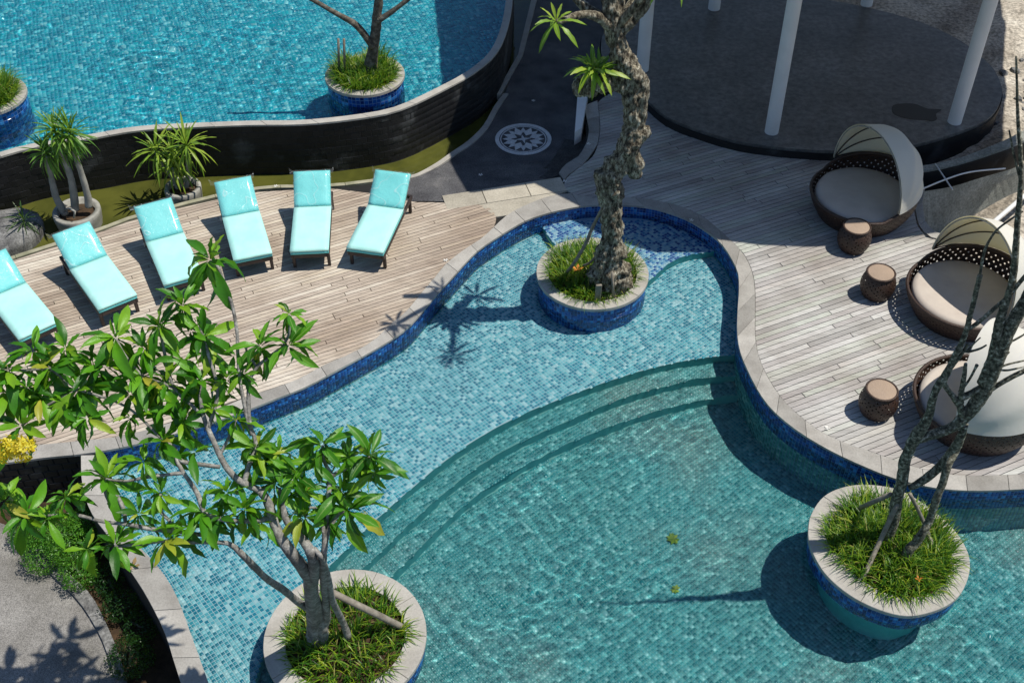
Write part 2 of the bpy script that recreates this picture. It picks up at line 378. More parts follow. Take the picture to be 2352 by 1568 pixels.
# ------------------------------------------------------------------ traced outlines (photo pixels -> ground)
ZW, ZF, Z1, Z2, Z3 = -.20, -.55, -.78, -1.01, -1.25
pool_edge_px = [(-260,1090),(-120,1074),(0,1062),(104,1048),(188,1040),(289,1023),(400,994),(480,970),(574,937),(629,915),(700,887),(766,852),(838,813),(898,778),(939,747),(970,712),(1014,660),(1038,635),(1063,607),(1096,574),(1140,544),(1203,507),(1258,488),(1313,476),(1360,470),(1437,470),(1492,475),(1541,488),(1588,507),(1637,539),(1662,563),(1682,593),(1698,627),(1700,668),(1697,714),(1696,764),(1703,808),(1720,850),(1742,893),(1769,932),(1798,960),(1830,985),(1862,1006),(1917,1037),(1984,1068),(2046,1093),(2102,1108),(2158,1119),(2245,1124),(2352,1120),(2470,1112),(2600,1110)]
PE = smoothw(pool_edge_px, 0, 5)
left_out_px = [(-260,1052),(-120,1040),(0,1030),(104,1020),(195,1011),(285,1000),(400,968),(500,938),(574,909),(615,896),(684,871),(744,838),(808,811),(865,776),(898,742),(931,717),(970,670),(1003,632),(1025,605),(1068,572),(1105,548),(1134,522)]
right_out_px = [(1313,444),(1368,456),(1450,454),(1519,463),(1577,480),(1615,499),(1656,532),(1687,561),(1711,588),(1728,627),(1734,670),(1734,736),(1735,780),(1744,824),(1766,871),(1799,919),(1831,950),(1876,985),(1938,1016),(2001,1037),(2071,1063),(2133,1080),(2220,1092),(2352,1088),(2470,1082),(2600,1080)]
LO = smoothw(left_out_px, 0, 5); RO = smoothw(right_out_px, 0, 5)
kerb_px = [(-300,708),(-150,655),(0,602),(30,591),(124,561),(228,527),(302,499),(395,474.5),(494,450),(588,433),(632,428),(670,428),(766,425),(852,415),(900,409),(939,403)]
KB = smoothw(kerb_px, 0, 4)
tip_px = [(1134,522),(1140,505),(1138,492),(1130,481),(1112,472),(1068,467),(1014,465),(953,464)]
deck_right_top = [(1313,444),(1300,437),(1295,424),(1300,410),(1318,394),(1339,378),(1360,360),(1372,334),(1378,296),(1376,263),(1372,233)]
plat_foot_px = [(1400,200),(1478,238),(1533,283),(1615,317),(1698,340),(1780,352),(1850,358),(1920,362),(2010,360),(2104,352)]
deckR_right_px = [(2110,395),(2104,432),(2098,470),(2107,517),(2128,545),(2160,552),(2240,590),(2400,640),(2600,700)]

# ------------------------------------------------------------------ ground, terrace bodies
mb = MB(); mb.add([(-60,-6,-1.75),(60,-6,-1.75),(60,90,-1.75),(-60,90,-1.75)], [(0,1,2,3)])
tag(part('ground', mb, M['brown_earth'], None), kind='structure')

terr_px_top = [(1339,243),(1346,263),(1353,296),(1349,325),(1331,358),(1295,380),(1287,395),(1243,417),(1206,428),(1137,442),(1082,448),(1041,453),(986,451),(942,449),(900,430)]
base = PE + GL(deckR_right_px[::-1]) + GL(plat_foot_px[::-1]) + GL(terr_px_top) + KB[::-1]
mb = MB(); mb.prism(base, -1.7, -.036)
terrace = tag(part('terrace_base', mb, M['wallcore'], None), kind='structure'); recv(terrace)

def near_key(p): return (Vector(p) - Vector((0,0,H))).length
def in_view(p, m=40):
    x, y = proj(p); return -m < x < 2352 + m and -m < y < 1568 + m

# ------------------------------------------------------------------ planks and stones
def plank_rows(poly, ang, pitch, gap, lmin, lmax, seed, z0, z1, ch=.003, inset=.006):
    rr = random.Random(seed); ca, sa = math.cos(ang), math.sin(ang)
    U = [(p[0]*ca + p[1]*sa, -p[0]*sa + p[1]*ca) for p in poly]
    vmin = min(u[1] for u in U); vmax = max(u[1] for u in U)
    def cross(v):
        xs = []
        for i in range(len(U)):
            (a, b), (c, d) = U[i], U[(i+1) % len(U)]
            if (b > v) != (d > v): xs.append(a + (v-b)*(c-a)/(d-b))
        xs.sort(); return list(zip(xs[::2], xs[1::2]))
    out = []; v = vmin - rr.random()*pitch
    while v < vmax:
        va, vb = v + gap/2, v + pitch - gap/2; v += pitch
        A, B, Mm = cross(va), cross(vb), cross((va+vb)/2)
        if len(A) == len(B) == len(Mm): spans = [(a[0], b[0], a[1], b[1]) for a, b in zip(A, B)]
        else: spans = [(m[0], m[0], m[1], m[1]) for m in Mm]
        for a0, b0, a1, b1 in spans:
            a0 += inset; b0 += inset; a1 -= inset; b1 -= inset
            if min(a1, b1) - max(a0, b0) < .03: continue
            cuts = []; s = max(a0, b0) + rr.uniform(.3, lmax)
            while s < min(a1, b1) - .25: cuts.append(s); s += rr.uniform(lmin, lmax)
            le = (a0, b0)
            for cu in cuts + [None]:
                re = (a1, b1) if cu is None else (cu - gap/2, cu - gap/2)
                q = [(le[0], va), (re[0], va), (re[1], vb), (le[1], vb)]
                out.append([(x*ca - y*sa, x*sa + y*ca) for x, y in q])
                if cu is not None: le = (cu + gap/2, cu + gap/2)
    return out
def lay(quads, name, mat, parent, z0, z1, ch=.003, jitter=.002, limit=300, pieces='board'):
    quads = [(q, Vector((sum(p[0] for p in q)/4, sum(p[1] for p in q)/4, z1))) for q in quads]
    vis = [x for x in quads if in_view(x[1], 60)]; hid = [x for x in quads if not in_view(x[1], 60)]
    def app(x):
        q = x[0]; P = [proj((p[0], p[1], z1)) for p in q]; return -abs(area(P))
    vis.sort(key=app)
    rr = random.Random(3); rest = MB()
    for i, (q, c) in enumerate(vis + hid):
        dz = rr.uniform(-jitter, jitter)
        if i < limit and i < len(vis):
            b = MB(); b.quadprism([(p[0]-c.x, p[1]-c.y) for p in q], z0-z1, dz, ch)
            link(name, b.mesh(name, mat), parent, (c.x - parent.location.x, c.y - parent.location.y, z1 - parent.location.z))
        else: rest.quadprism(q, z0, z1 + dz, ch)
    if rest.v: tag(part(name + '_field', rest, mat, parent), kind='stuff')

deckL = tag(empty('timber_deck', (-4, 13.5, 0)), kind='structure')
polyL = LO + smoothw(tip_px, 0, 3)[1:] + GL([(900,440),(843,432),(766,433),(670,436),(588,441)]) + offset(KB[::-1], .07)[30:]
polyL = LO + smoothw(tip_px, 0, 3)[1:] + GL([(880,447),(766,433),(670,436),(588,441),(494,458),(395,482),(302,506),(228,534),(124,568),(30,598),(0,609),(-150,662),(-300,715)])
angL = math.atan2(.66, 1.32)
lay(plank_rows(polyL, angL, .076, .010, 1.3, 3.2, 11, -.03, 0), 'plank', M['wood_left'], deckL, -.03, 0)
deckR = tag(empty('timber_deck', (5, 14, 0)), kind='structure')
polyR = RO + GL(deckR_right_px[::-1][:-1]) + GL([(2092,440),(2100,362)]) + GL([(2010,366),(1920,368),(1850,364),(1780,358),(1698,346),(1615,323),(1533,289),(1478,244),(1405,212)]) + smoothw(deck_right_top[::-1], 0, 3)[:-1]
angR = math.atan2(.57, 1.08)
angR = math.atan2(.54, 1.15)
lay(plank_rows(polyR, angR, .092, .0105, .8, 2.8, 12, -.03, 0), 'plank', M['wood_right'], deckR, -.03, 0)

def ribbon(inner, outer, step, name, mat, parent, z0, z1, gap=.006, n=None, ch=.003, jitter=.002, sub=3):
    A0 = resample(inner, .02); B0 = resample(outer, .02)
    L = sum((a-b).length for a, b in zip(A0, A0[1:])); n = n or max(1, round(L/step))
    A = resample(A0, n=n*sub); B = resample(B0, n=n*sub); rr = random.Random(5); out = []
    for i in range(n):
        b = MB(); a = A[i*sub:(i+1)*sub+1]; o = B[i*sub:(i+1)*sub+1]
        a = [v.copy() for v in a]; o = [v.copy() for v in o]
        for P in (a, o):
            P[0] += (P[1]-P[0]).normalized()*gap/2; P[-1] += (P[-2]-P[-1]).normalized()*gap/2
        dz = rr.uniform(-jitter, jitter); c = sum(a+o, Vector())/len(a+o)
        poly = [Vector((p.x-c.x, p.y-c.y, 0)) for p in a + o[::-1]]
        b.prism(poly, z0-z1, dz-ch)
        cc = Vector(); top = [p + (cc-p).normalized()*ch for p in poly]
        k = len(poly); s = 1 if area(poly) > 0 else -1
        if s < 0: poly = poly[::-1]; top = top[::-1]
        b.add([(p.x,p.y,dz-ch) for p in poly]+[(p.x,p.y,dz) for p in top], [(j,(j+1)%k,(j+1)%k+k,j+k) for j in range(k)]+[tuple(range(k,2*k))])
        out.append(link(name, b.mesh(name, mat), parent, (c.x-parent.location.x, c.y-parent.location.y, z1-parent.location.z)))
    return out
cop = tag(empty('pool_coping', (0, 12, 0)), kind='structure')
def nearest_i(P, q): return min(range(len(P)), key=lambda i: (P[i]-q).length)
i1 = nearest_i(PE, G(1155,535)); i2 = nearest_i(PE, G(1330,473))
PEc = [p.copy() for p in PE]
inn = offset(PEc, -.02)
ribbon(inn[:i1+1], LO, .62, 'coping_stone', M['coping'], cop, -.032, .004)
mid_out = catmull(GL([(1134,522),(1165,494),(1210,470),(1265,450),(1313,444)]), 4)
ribbon(inn[i1:i2+1], mid_out, .5, 'coping_stone', M['coping'], cop, -.032, .004)
ribbon(inn[i2:], RO, .55, 'coping_stone', M['coping'], cop, -.032, .004)
pav = tag(empty('stone_paving', (-.2, 16, 0)), kind='structure')
pv = GL([(1313,444),(1265,450),(1210,470),(1165,494),(1141,512),(1140,499),(1134,486),(1112,472),(1068,467),(1014,465),(953,464),(880,447),(900,440),(942,451),(986,451),(1041,453),(1082,448),(1137,442),(1206,428),(1243,417),(1287,395),(1296,410),(1295,424),(1301,437)])
lay(plank_rows(pv, R(15), .42, .012, .55, .8, 5, -.03, 0), 'paver', M['paver'], pav, -.032, .002, .003)
ribbon(GL([(1339,244),(1346,263),(1353,296),(1349,325),(1331,358),(1295,380),(1284,397)]), GL([(1372,231),(1376,263),(1378,296),(1372,334),(1339,378),(1306,400),(1296,414)]), .5, 'paver', M['coping'], pav, -.032, .004)
ribbon(GL([(1405,208),(1478,238),(1533,283),(1615,317),(1698,340),(1780,352)]), GL([(1400,216),(1472,246),(1527,291),(1610,325),(1694,349),(1778,361)]), .6, 'paver', M['coping'], pav, -.032, .003)
ribbon(GL([(2110,432),(2100,470),(2109,515),(2130,543),(2165,551)]), GL([(2126,428),(2118,468),(2125,508),(2143,531),(2175,541)]), .5, 'paver', M['coping'], pav, -.032, .003)
kb = tag(empty('canal_kerb', (-4, 15, 0)), kind='structure')
ribbon(offset(KB, .03), offset(KB, -.055), 1.1, 'kerb_stone', M['kerb'], kb, -.40, .012)

# ------------------------------------------------------------------ pool
inpool = [Vector(p) for p in PE]
strip_in_px = [(231,1044),(231,1065),(236,1127),(264,1183),(306,1239),(369,1308),(407,1371),(435,1446),(462,1520),(490,1600),(540,1760)]
strip_out_px = [(186,1045),(186,1060),(189,1113),(209,1176),(257,1242),(296,1305),(334,1364),(376,1446),(400,1520),(425,1600),(470,1760)]
SI = smoothw(strip_in_px, 0, 5); SO = smoothw(strip_out_px, 0, 5)
weir = tag(empty('weir_wall', (-4, 9, 0)), kind='structure')
mb = MB(); mb.prism([*SO, *SI[::-1]], -1.7, -.032); recv(part('wall_core', mb, M['wallcore'], weir))
ribbon(SI, SO, .75, 'cap_stone', M['coping'], weir, -.031, .002, sub=4)

line1 = [(700,1352),(765,1294),(818,1235),(870,1186),(922,1141),(992,1079),(1061,1027),(1131,985),(1206,946),(1277,919),(1350,891),(1450,857),(1505,841),(1560,830),(1643,815),(1720,812),(1800,812)]
line2 = [(760,1372),(842,1298),(922,1218),(992,1155),(1061,1096),(1131,1047),(1206,1006),(1322,960),(1349,947),(1423,912),(1505,893),(1560,877),(1615,866),(1690,860),(1800,858)]
line3 = [(830,1390),(908,1315),(957,1263),(1009,1214),(1061,1159),(1131,1107),(1206,1065),(1287,1027),(1357,995),(1427,967),(1496,947),(1566,926),(1640,912),(1720,903),(1830,900)]
tail = [(640,1420),(600,1500),(570,1600),(560,1760)]
def wl(px, z):
    P = catmull([GW(x, y, z, ZW) for x, y in px], 5)
    for _ in range(30): P = [P[0]] + [(P[i-1] + P[i]*2 + P[i+1])/4 for i in range(1, len(P)-1)] + [P[-1]]
    return P
l1 = wl(tail[::-1] + line1, ZF)
l2 = wl([(640,1760),(650,1600),(680,1500),(715,1420)] + line2, Z1)
l3 = wl([(720,1760),(725,1600),(745,1500),(790,1430)] + line3, Z2)
shell = [Vector((9, p.y, 0)) for p in (l1[-1],)] + [Vector((9,20,0)), Vector((-9,20,0)), Vector((-9, 9.9, 0))] + [Vector((-4.3,10.3,0))]
stripmid = [(a+b)/2 for a, b in zip(resample(SI, n=24), resample(SO, n=24))]
# everything above a step line, bounded by the terrace and the weir wall
def above(line):
    top = [Vector((line[-1].x+.2, line[-1].y, 0))] + offset([p for p in PE if p.y > 0 and -4.6 < p.x < 4.0][::-1], -.12)
    top = [p for p in top if p.y > line[-1].y - .2 or p.x < 1]
    return line + top + stripmid
pfloor = tag(empty('pool_floor', (0, 11, 0)), kind='structure')
mb = MB(); mb.add([(-4.2,4,Z3),(12,4,Z3),(12,16,Z3),(-4.2,16,Z3)], [(0,1,2,3)])
recv(part('deep_floor', mb, M['grout_deep'], pfloor))
polys = {}
for nm, ln, z, z0 in (('shallow_floor', l1, ZF, Z1-.3), ('upper_step', l2, Z1, Z2-.3), ('lower_step', l3, Z2, Z3-.2)):
    pl = above(ln); polys[nm] = pl
    mb = MB(); mb.prism(pl, z0, z-.002, top=False); recv(part('step_riser', mb, M['riser'], pfloor))
    mb = MB(); mb.prism(pl, z-.004, z); recv(part(nm, mb, M['grout_shallow' if nm == 'shallow_floor' else 'grout_deep'], pfloor))
# shelf behind the round planter
ZS = -.33
shelf = [GW(x, y, ZS, ZW) for x, y in [(1250,525),(1262,545),(1290,580),(1360,620),(1440,640),(1483,651),(1505,632),(1533,607),(1560,592),(1590,583),(1640,577),(1680,560)]] + GL([(1650,520),(1588,480),(1541,465),(1437,450),(1313,455),(1240,480)])
mb = MB(); mb.prism(shelf, ZF-.05, ZS-.002, top=False); recv(part('step_riser', mb, M['riser'], pfloor)); mb = MB(); mb.prism(shelf, ZS-.004, ZS); recv(part('shelf', mb, M['grout_shelf'], pfloor)); polys['shelf'] = shelf

TV = np.array([(-.5,-.5,0),(.5,-.5,0),(.5,.5,0),(-.5,.5,0),(-.45,-.45,1),(.45,-.45,1),(.45,.45,1),(-.45,.45,1)], float)
TF = np.array([(0,1,5,4),(1,2,6,5),(2,3,7,6),(3,0,4,7),(4,5,6,7)])
def tiles(name, Cn, U, V, W, su, sv, sw, mat, parent, limit=300, rc=True):
    """Cn centres, U V W frames (arrays n x 3): the nearest tiles in view are parts, the rest one mesh"""
    Cn = np.asarray(Cn, float); n = len(Cn)
    if n == 0: return
    U, V, W = (np.broadcast_to(np.asarray(a, float), (n, 3)) for a in (U, V, W))
    d = Cn - np.array((0,0,H)); fz = d[:,1]*math.cos(TH) - d[:,2]*math.sin(TH); uu = d[:,1]*math.sin(TH) + d[:,2]*math.cos(TH)
    px = 1176 + F*d[:,0]/fz; py = 784 - F*uu/fz
    vis = (px > 0) & (px < 2352) & (py > 126) & (py < 1446)
    facing = np.abs((W*d).sum(1)) / np.linalg.norm(d, axis=1)
    key = np.where(vis & ((W*d).sum(1) < 0), facing/np.linalg.norm(d, axis=1)**2, -1)
    order = np.argsort(-key, kind='stable'); k = min(limit, int((key > 0).sum()))
    pick = order[:k]; rest = order[k:]
    if k:
        me = bpy.data.meshes.new(name); me.from_pydata([tuple(v*np.array((su, sv, sw))) for v in TV], [], [tuple(f) for f in TF]); me.materials.append(mat)
        pl = np.array(parent.location)
        for i in pick:
            o = link(name, me, parent)
            o.matrix_local = Matrix(((U[i][0],V[i][0],W[i][0],Cn[i][0]-pl[0]),(U[i][1],V[i][1],W[i][1],Cn[i][1]-pl[1]),(U[i][2],V[i][2],W[i][2],Cn[i][2]-pl[2]),(0,0,0,1)))
            if rc: recv(o)
    if len(rest):
        m = len(rest); P = (Cn[rest][:,None,:] + TV[None,:,0:1]*su*U[rest][:,None,:] + TV[None,:,1:2]*sv*V[rest][:,None,:] + TV[None,:,2:3]*sw*W[rest][:,None,:])
        P = P.reshape(-1,3) - np.array(parent.location)
        Fc = (TF[None] + (np.arange(m)*8)[:,None,None]).reshape(-1,4)
        o = link(name + '_field', npmesh(name, P, Fc, mat), parent); tag(o, kind='stuff')
        if rc: recv(o)
def grid_in(poly, ang, pitch, box, excl=()):
    x0, y0, x1, y1 = box; L = max(x1-x0, y1-y0)*1.5; k = int(L/pitch/2)+1
    a = np.arange(-k, k+1)*pitch; X, Y = np.meshgrid(a, a); cx, cy = (x0+x1)/2, (y0+y1)/2
    c, s = math.cos(ang), math.sin(ang); XX = cx + X*c - Y*s; YY = cy + X*s + Y*c
    XX, YY = XX.ravel(), YY.ravel(); ok = (XX>x0)&(XX<x1)&(YY>y0)&(YY<y1); XX, YY = XX[ok], YY[ok]
    if poly is not None: ok = pip(XX, YY, poly); XX, YY = XX[ok], YY[ok]
    for e in excl: ok = ~pip(XX, YY, e); XX, YY = XX[ok], YY[ok]
    return XX, YY
poolpoly = PE + [Vector((12,3,0)), Vector((SI[-1].x, 3, 0))] + [p for p in SI[::-1]]
# water outline: terrace edge from the weir wall round to the right, then off frame
iw = nearest_i(PE, SI[0]); poolpoly = PE[iw:] + [Vector((12,3.5,0)), Vector((SI[-1].x, 3.5, 0))] + SI[::-1]
PT = .052; TA = R(38)
box = (-6.5, 5.0, 8.5, 16.2)
def layer(nm, z, mat, excl, poly):
    X, Y = grid_in(poly, TA, PT, box, excl); ok = pip(X, Y, poolpoly); X, Y = X[ok], Y[ok]
    return np.stack([X, Y, np.full(X.shape, z)], 1), mat
ca, sa = math.cos(TA), math.sin(TA)
for nm, z, mat, excl, lim in (('shallow_floor', ZF, 'tile_shallow', ['shelf'], 300), ('upper_step', Z1, 'tile_deep', ['shallow_floor'], 0), ('lower_step', Z2, 'tile_deep', ['upper_step'], 0), (None, Z3, 'tile_deep', ['lower_step'], 0), ('shelf', ZS, 'tile_shelf', [], 0)):
    P, m = layer(nm, z, mat, [polys[e] for e in excl], polys.get(nm))
    tiles('mosaic_tile', P, (ca, sa, 0), (-sa, ca, 0), (0,0,1), .045, .045, .004, M[m], pfloor, lim)
# cobalt mosaic on the pool wall
def wall_tiles(curve, ztop, rows, pitch, parent, mat, side=1, limit=300, proud=.004, closed=False, name='mosaic_tile', h=None, aspect=1):
    P = resample(curve, pitch*aspect, closed=closed); Cn = []; Us = []; Ws = []
    m = len(P)
    for i in range(m if closed else m-1):
        a, b = P[i], P[(i+1) % m]; t = Vector((b.x-a.x, b.y-a.y, 0)).normalized(); nrm = Vector((t.y, -t.x, 0))*side; c = (a+b)/2
        for r in range(rows):
            off = 0
            Cn.append((c.x+nrm.x*.0005, c.y+nrm.y*.0005, ztop-(r+.5)*pitch)); Us.append(tuple(t*side*-1)); Ws.append(tuple(nrm))
    U = np.array(Us); W = np.array(Ws); V = np.cross(W, U)
    tiles(name, Cn, U, V, W, pitch*aspect*.88, pitch*.88, proud, mat, parent, limit)
pw = tag(empty('pool_wall', (0, 12, 0)), kind='structure')
gw = MB(); PEs = PE[iw:]; Q = offset(PEs, -.0)
for a, b in zip(PEs, PEs[1:]):
    gw.add([(a.x,a.y,-1.3),(b.x,b.y,-1.3),(b.x,b.y,-.03),(a.x,a.y,-.03)], [(0,1,2,3)])
for i in range(len(gw.v)):   # keep the render 1 mm proud of the terrace body
    pass
nPE = offset(PEs, -.003); gw = MB()
for a, b in zip(nPE, nPE[1:]): gw.add([(a.x,a.y,-1.3),(b.x,b.y,-1.3),(b.x,b.y,-.033),(a.x,a.y,-.033)], [(0,1,2,3)])
recv(part('wall_render', gw, M['grout_wall'], pw))
iR = nearest_i(PE, G(1690, 612))
wall_tiles(nPE, -.036, 9, .052, pw, M['tile_wall'], 1, 300); wall_tiles(nPE, -.036-9*.052, 15, .052, pw, M['tile_deep'], 1, 0)  # lower rows sea green: shaded murky water painted into the tile colour

def wave_sheet(name, poly, box, step, z, seed, amp=1.0, k0=6):
    x0, y0, x1, y1 = box; nx = int((x1-x0)/step); ny = int((y1-y0)/step)
    X, Y = np.meshgrid(np.linspace(x0, x1, nx), np.linspace(y0, y1, ny)); g = np.random.default_rng(seed)
    Z = np.zeros_like(X)
    wx = X + .12*np.sin(Y*1.3+1) + .07*np.sin(X*2.1+Y*1.7); wy = Y + .12*np.sin(X*1.1) + .07*np.sin(Y*2.3-X)
    for i in range(46):
        k = k0*math.exp(g.uniform(0, 1.95)); a = g.uniform(0, 2*math.pi)
        Z += amp*.0115/k**1.08*np.sin(k*(wx*math.cos(a)+wy*math.sin(a)) + g.uniform(0, 6.3))
    for i in range(7):
        k = g.uniform(1.6, 4.5); a = g.uniform(0, 2*math.pi); Z += amp*.0035/k*np.sin(k*(wx*math.cos(a)+wy*math.sin(a)) + g.uniform(0, 6.3))
    env = .72 + .25*np.sin(X*1.9-Y*1.1)*np.sin(Y*1.7+X*.6+2) + .35*np.sin(X*.7+Y*.5+seed)*np.sin(Y*.9-X*.3)
    Z = z + Z*env
    idx = np.arange(nx*ny).reshape(ny, nx); Fc = np.stack([idx[:-1,:-1], idx[:-1,1:], idx[1:,1:], idx[1:,:-1]], -1).reshape(-1, 4)
    cx = X.ravel()[Fc].mean(1); cy = Y.ravel()[Fc].mean(1); Fc = Fc[pip(cx, cy, poly)]
    used, inv = np.unique(Fc, return_inverse=True); V = np.stack([X.ravel(), Y.ravel(), Z.ravel()], 1)[used]
    o = link(name, npmesh(name, V, inv.reshape(Fc.shape), M['water'], True)); o.cycles.is_caustics_caster = True
    return tag(o, kind='structure')
wp = offset(PE[iw:], .05) + [Vector((12,3.5,0)), Vector((SI[-1].x-.06, 3.5, 0))] + offset(SI, -.05)[::-1]
wave_sheet('pool_water', wp, (-6.4, 4.5, 9.5, 16.3), .026, ZW, 3, .76, 8)

# ------------------------------------------------------------------ canal, upper pool and its black wall
ZU, ZC = .66, -.40
uw_px = [(-260,425),(-120,386),(0,359),(55,343),(130,329),(206,318),(316,299),(467,290.5),(574,286),(684,285),(780,277),(876,263),(931,247),(986,222),(1041,194),(1077,174),(1110,150.5),(1134,128),(1152,100),(1166,60),(1174,20),(1178,-30),(1180,-90)]
UW = smoothw(uw_px, ZU, 5)
UI = offset(UW, .13)
uwall = tag(empty('upper_pool_wall', (-3, 18, 0)), kind='structure')
mb = MB(); mb.prism([*UW, *UI[::-1]], -1.7, ZU-.034); recv(part('wall_core', mb, M['wallcore'], uwall))
ribbon(offset(UW, -.015), UI, .9, 'cap_stone', M['rim'], uwall, ZU-.034, ZU)
# slate tiles on the outer face, in rows
P = resample(UW, .19); Cn = []; Us = []; Ws = []; rr = random.Random(9)
for r in range(9):
    o = .5 if r % 2 else 0
    for i in range(len(P)-1):
        a = P[i].lerp(P[i+1], o); b = P[i+1].lerp(P[min(i+2, len(P)-1)], o)
        t = Vector((b.x-a.x, b.y-a.y, 0))
        if t.length < .05: continue
        t.normalize(); nrm = Vector((t.y, -t.x, 0)); c = (a+b)/2 + nrm*rr.uniform(-.0005, .003)
        Cn.append((c.x, c.y, ZU-.036-(r+.5)*.125)); Us.append((-t.x,-t.y,0)); Ws.append(tuple(nrm))
Cn = np.array(Cn); Us = np.array(Us); Ws = np.array(Ws); tiles('slate_tile', Cn, Us, np.cross(Ws, Us), Ws, .189, .124, .003, M['blackstone'], uwall, 300, False)
upoly = UI + [Vector((UI[-1].x, 34, 0)), Vector((-22, 34, 0)), Vector((-22, UI[0].y-3, 0))]
uf = tag(empty('upper_pool_floor', (-6, 22, 0)), kind='structure')
ZUF = -.35
mb = MB(); mb.add([(-22,14,ZUF),(1.5,14,ZUF),(1.5,34,ZUF),(-22,34,ZUF)], [(0,1,2,3)])
fp = offset(UW, .06) + [Vector((UI[-1].x-.06, 34, 0)), Vector((-22, 34, 0)), Vector((-22, UI[0].y-3, 0))]
mb = MB(); mb.prism(fp, ZUF-.05, ZUF); recv(part('floor_bed', mb, M['grout_upper'], uf))
X, Y = grid_in(upoly, R(20), .075, (-13.5, 15, 1, 27.5)); Cn = np.stack([X, Y, np.full(X.shape, ZUF)], 1)
tiles('mosaic_tile', Cn, (math.cos(R(20)), math.sin(R(20)), 0), (-math.sin(R(20)), math.cos(R(20)), 0), (0,0,1), .066, .066, .004, M['tile_upper'], uf, 300)
iwall = MB()
for a, b in zip(offset(UW, .134), offset(UW, .134)[1:]): iwall.add([(a.x,a.y,ZUF),(b.x,b.y,ZUF),(b.x,b.y,ZU-.04),(a.x,a.y,ZU-.04)], [(3,2,1,0)])
recv(part('inner_render', iwall, M['tile_wall'], uwall))
wpo = offset(UW, .11) + [Vector((UI[-1].x-.1, 34, 0)), Vector((-22, 34, 0)), Vector((-22, UI[0].y-3, 0))]
wave_sheet('upper_pool_water', wpo, (-16, 13.5, 1.5, 30), .045, ZU-.045, 8, 1.35, 10)
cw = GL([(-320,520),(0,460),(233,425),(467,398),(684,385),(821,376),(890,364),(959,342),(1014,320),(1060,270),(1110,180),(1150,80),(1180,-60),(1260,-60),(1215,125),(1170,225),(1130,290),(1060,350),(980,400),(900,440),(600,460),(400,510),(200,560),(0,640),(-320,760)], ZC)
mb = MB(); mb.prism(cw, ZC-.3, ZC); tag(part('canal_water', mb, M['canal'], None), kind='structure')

# ------------------------------------------------------------------ dark path with its compass, kerb and steps
def zpath(py): return -.30 + .28*min(1, max(0, (py-372)/78))
YA, YB = G(0, 372, -.30).y, G(0, 450, -.02).y
def zy(y): return -.30 + .28*min(1, max(0, (YA-y)/(YA-YB)))
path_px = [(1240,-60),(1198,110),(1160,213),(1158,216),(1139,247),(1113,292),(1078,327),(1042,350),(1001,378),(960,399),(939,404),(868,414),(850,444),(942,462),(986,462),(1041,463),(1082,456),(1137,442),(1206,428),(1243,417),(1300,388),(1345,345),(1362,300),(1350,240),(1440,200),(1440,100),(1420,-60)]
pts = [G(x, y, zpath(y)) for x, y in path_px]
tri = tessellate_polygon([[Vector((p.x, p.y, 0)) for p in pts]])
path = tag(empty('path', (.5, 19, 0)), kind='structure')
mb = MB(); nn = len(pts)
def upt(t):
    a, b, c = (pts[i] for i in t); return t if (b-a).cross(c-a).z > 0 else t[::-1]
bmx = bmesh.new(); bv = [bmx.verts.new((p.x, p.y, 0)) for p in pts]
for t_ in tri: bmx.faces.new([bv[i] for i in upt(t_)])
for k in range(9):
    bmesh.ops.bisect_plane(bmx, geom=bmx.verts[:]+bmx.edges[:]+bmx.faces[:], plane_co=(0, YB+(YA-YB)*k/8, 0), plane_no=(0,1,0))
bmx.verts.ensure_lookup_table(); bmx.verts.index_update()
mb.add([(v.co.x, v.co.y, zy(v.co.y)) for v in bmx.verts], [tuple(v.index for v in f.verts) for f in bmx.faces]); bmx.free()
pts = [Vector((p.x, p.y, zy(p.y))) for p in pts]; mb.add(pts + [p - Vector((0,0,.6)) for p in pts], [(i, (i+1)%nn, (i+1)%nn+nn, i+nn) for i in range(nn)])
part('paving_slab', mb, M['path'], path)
def strip3(A, B, th=.05):
    b = MB(); k = len(A); vs = list(A) + list(B) + [p-Vector((0,0,th)) for p in A] + [p-Vector((0,0,th)) for p in B]; fs = []
    for i in range(k-1):
        fs += [(i,i+1,k+i+1,k+i),(2*k+i,2*k+i+1,i+1,i)[::-1],(k+i,k+i+1,3*k+i+1,3*k+i)]
    fs += [(0,k,3*k,2*k),(k-1,2*k-1,4*k-1,3*k-1)]
    b.add(vs, fs); return b
ko = [(939,403),(960,397),(1000,375),(1040,347),(1075,323),(1110,288),(1135,244),(1157,214)]
ki = [(942,409),(963,403),(1006,382),(1047,354),(1084,330),(1120,294),(1145,249),(1168,215)]
part('kerb', strip3(catmull([G(x,y,zpath(y)+.03) for x,y in ko],3), catmull([G(x,y,zpath(y)+.03) for x,y in ki],3), .3), M['rim'], path)
part('kerb', strip3([G(x,y,-.26) for x,y in [(1138,216),(1190,125),(1225,-20)]], [G(x,y,-.26) for x,y in [(1150,216),(1201,125),(1238,-20)]], .3), M['rim'], path)
# three curved steps up to the right deck
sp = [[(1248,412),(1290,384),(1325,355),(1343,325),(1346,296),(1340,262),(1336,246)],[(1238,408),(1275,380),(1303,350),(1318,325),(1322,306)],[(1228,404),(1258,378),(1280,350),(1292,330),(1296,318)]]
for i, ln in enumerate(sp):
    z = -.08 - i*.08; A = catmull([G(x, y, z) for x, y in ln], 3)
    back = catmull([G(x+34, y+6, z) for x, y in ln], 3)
    mb = MB(); mb.prism(A + back[::-1], -.45, z - .001*i); part('step', mb, M['step'], path)
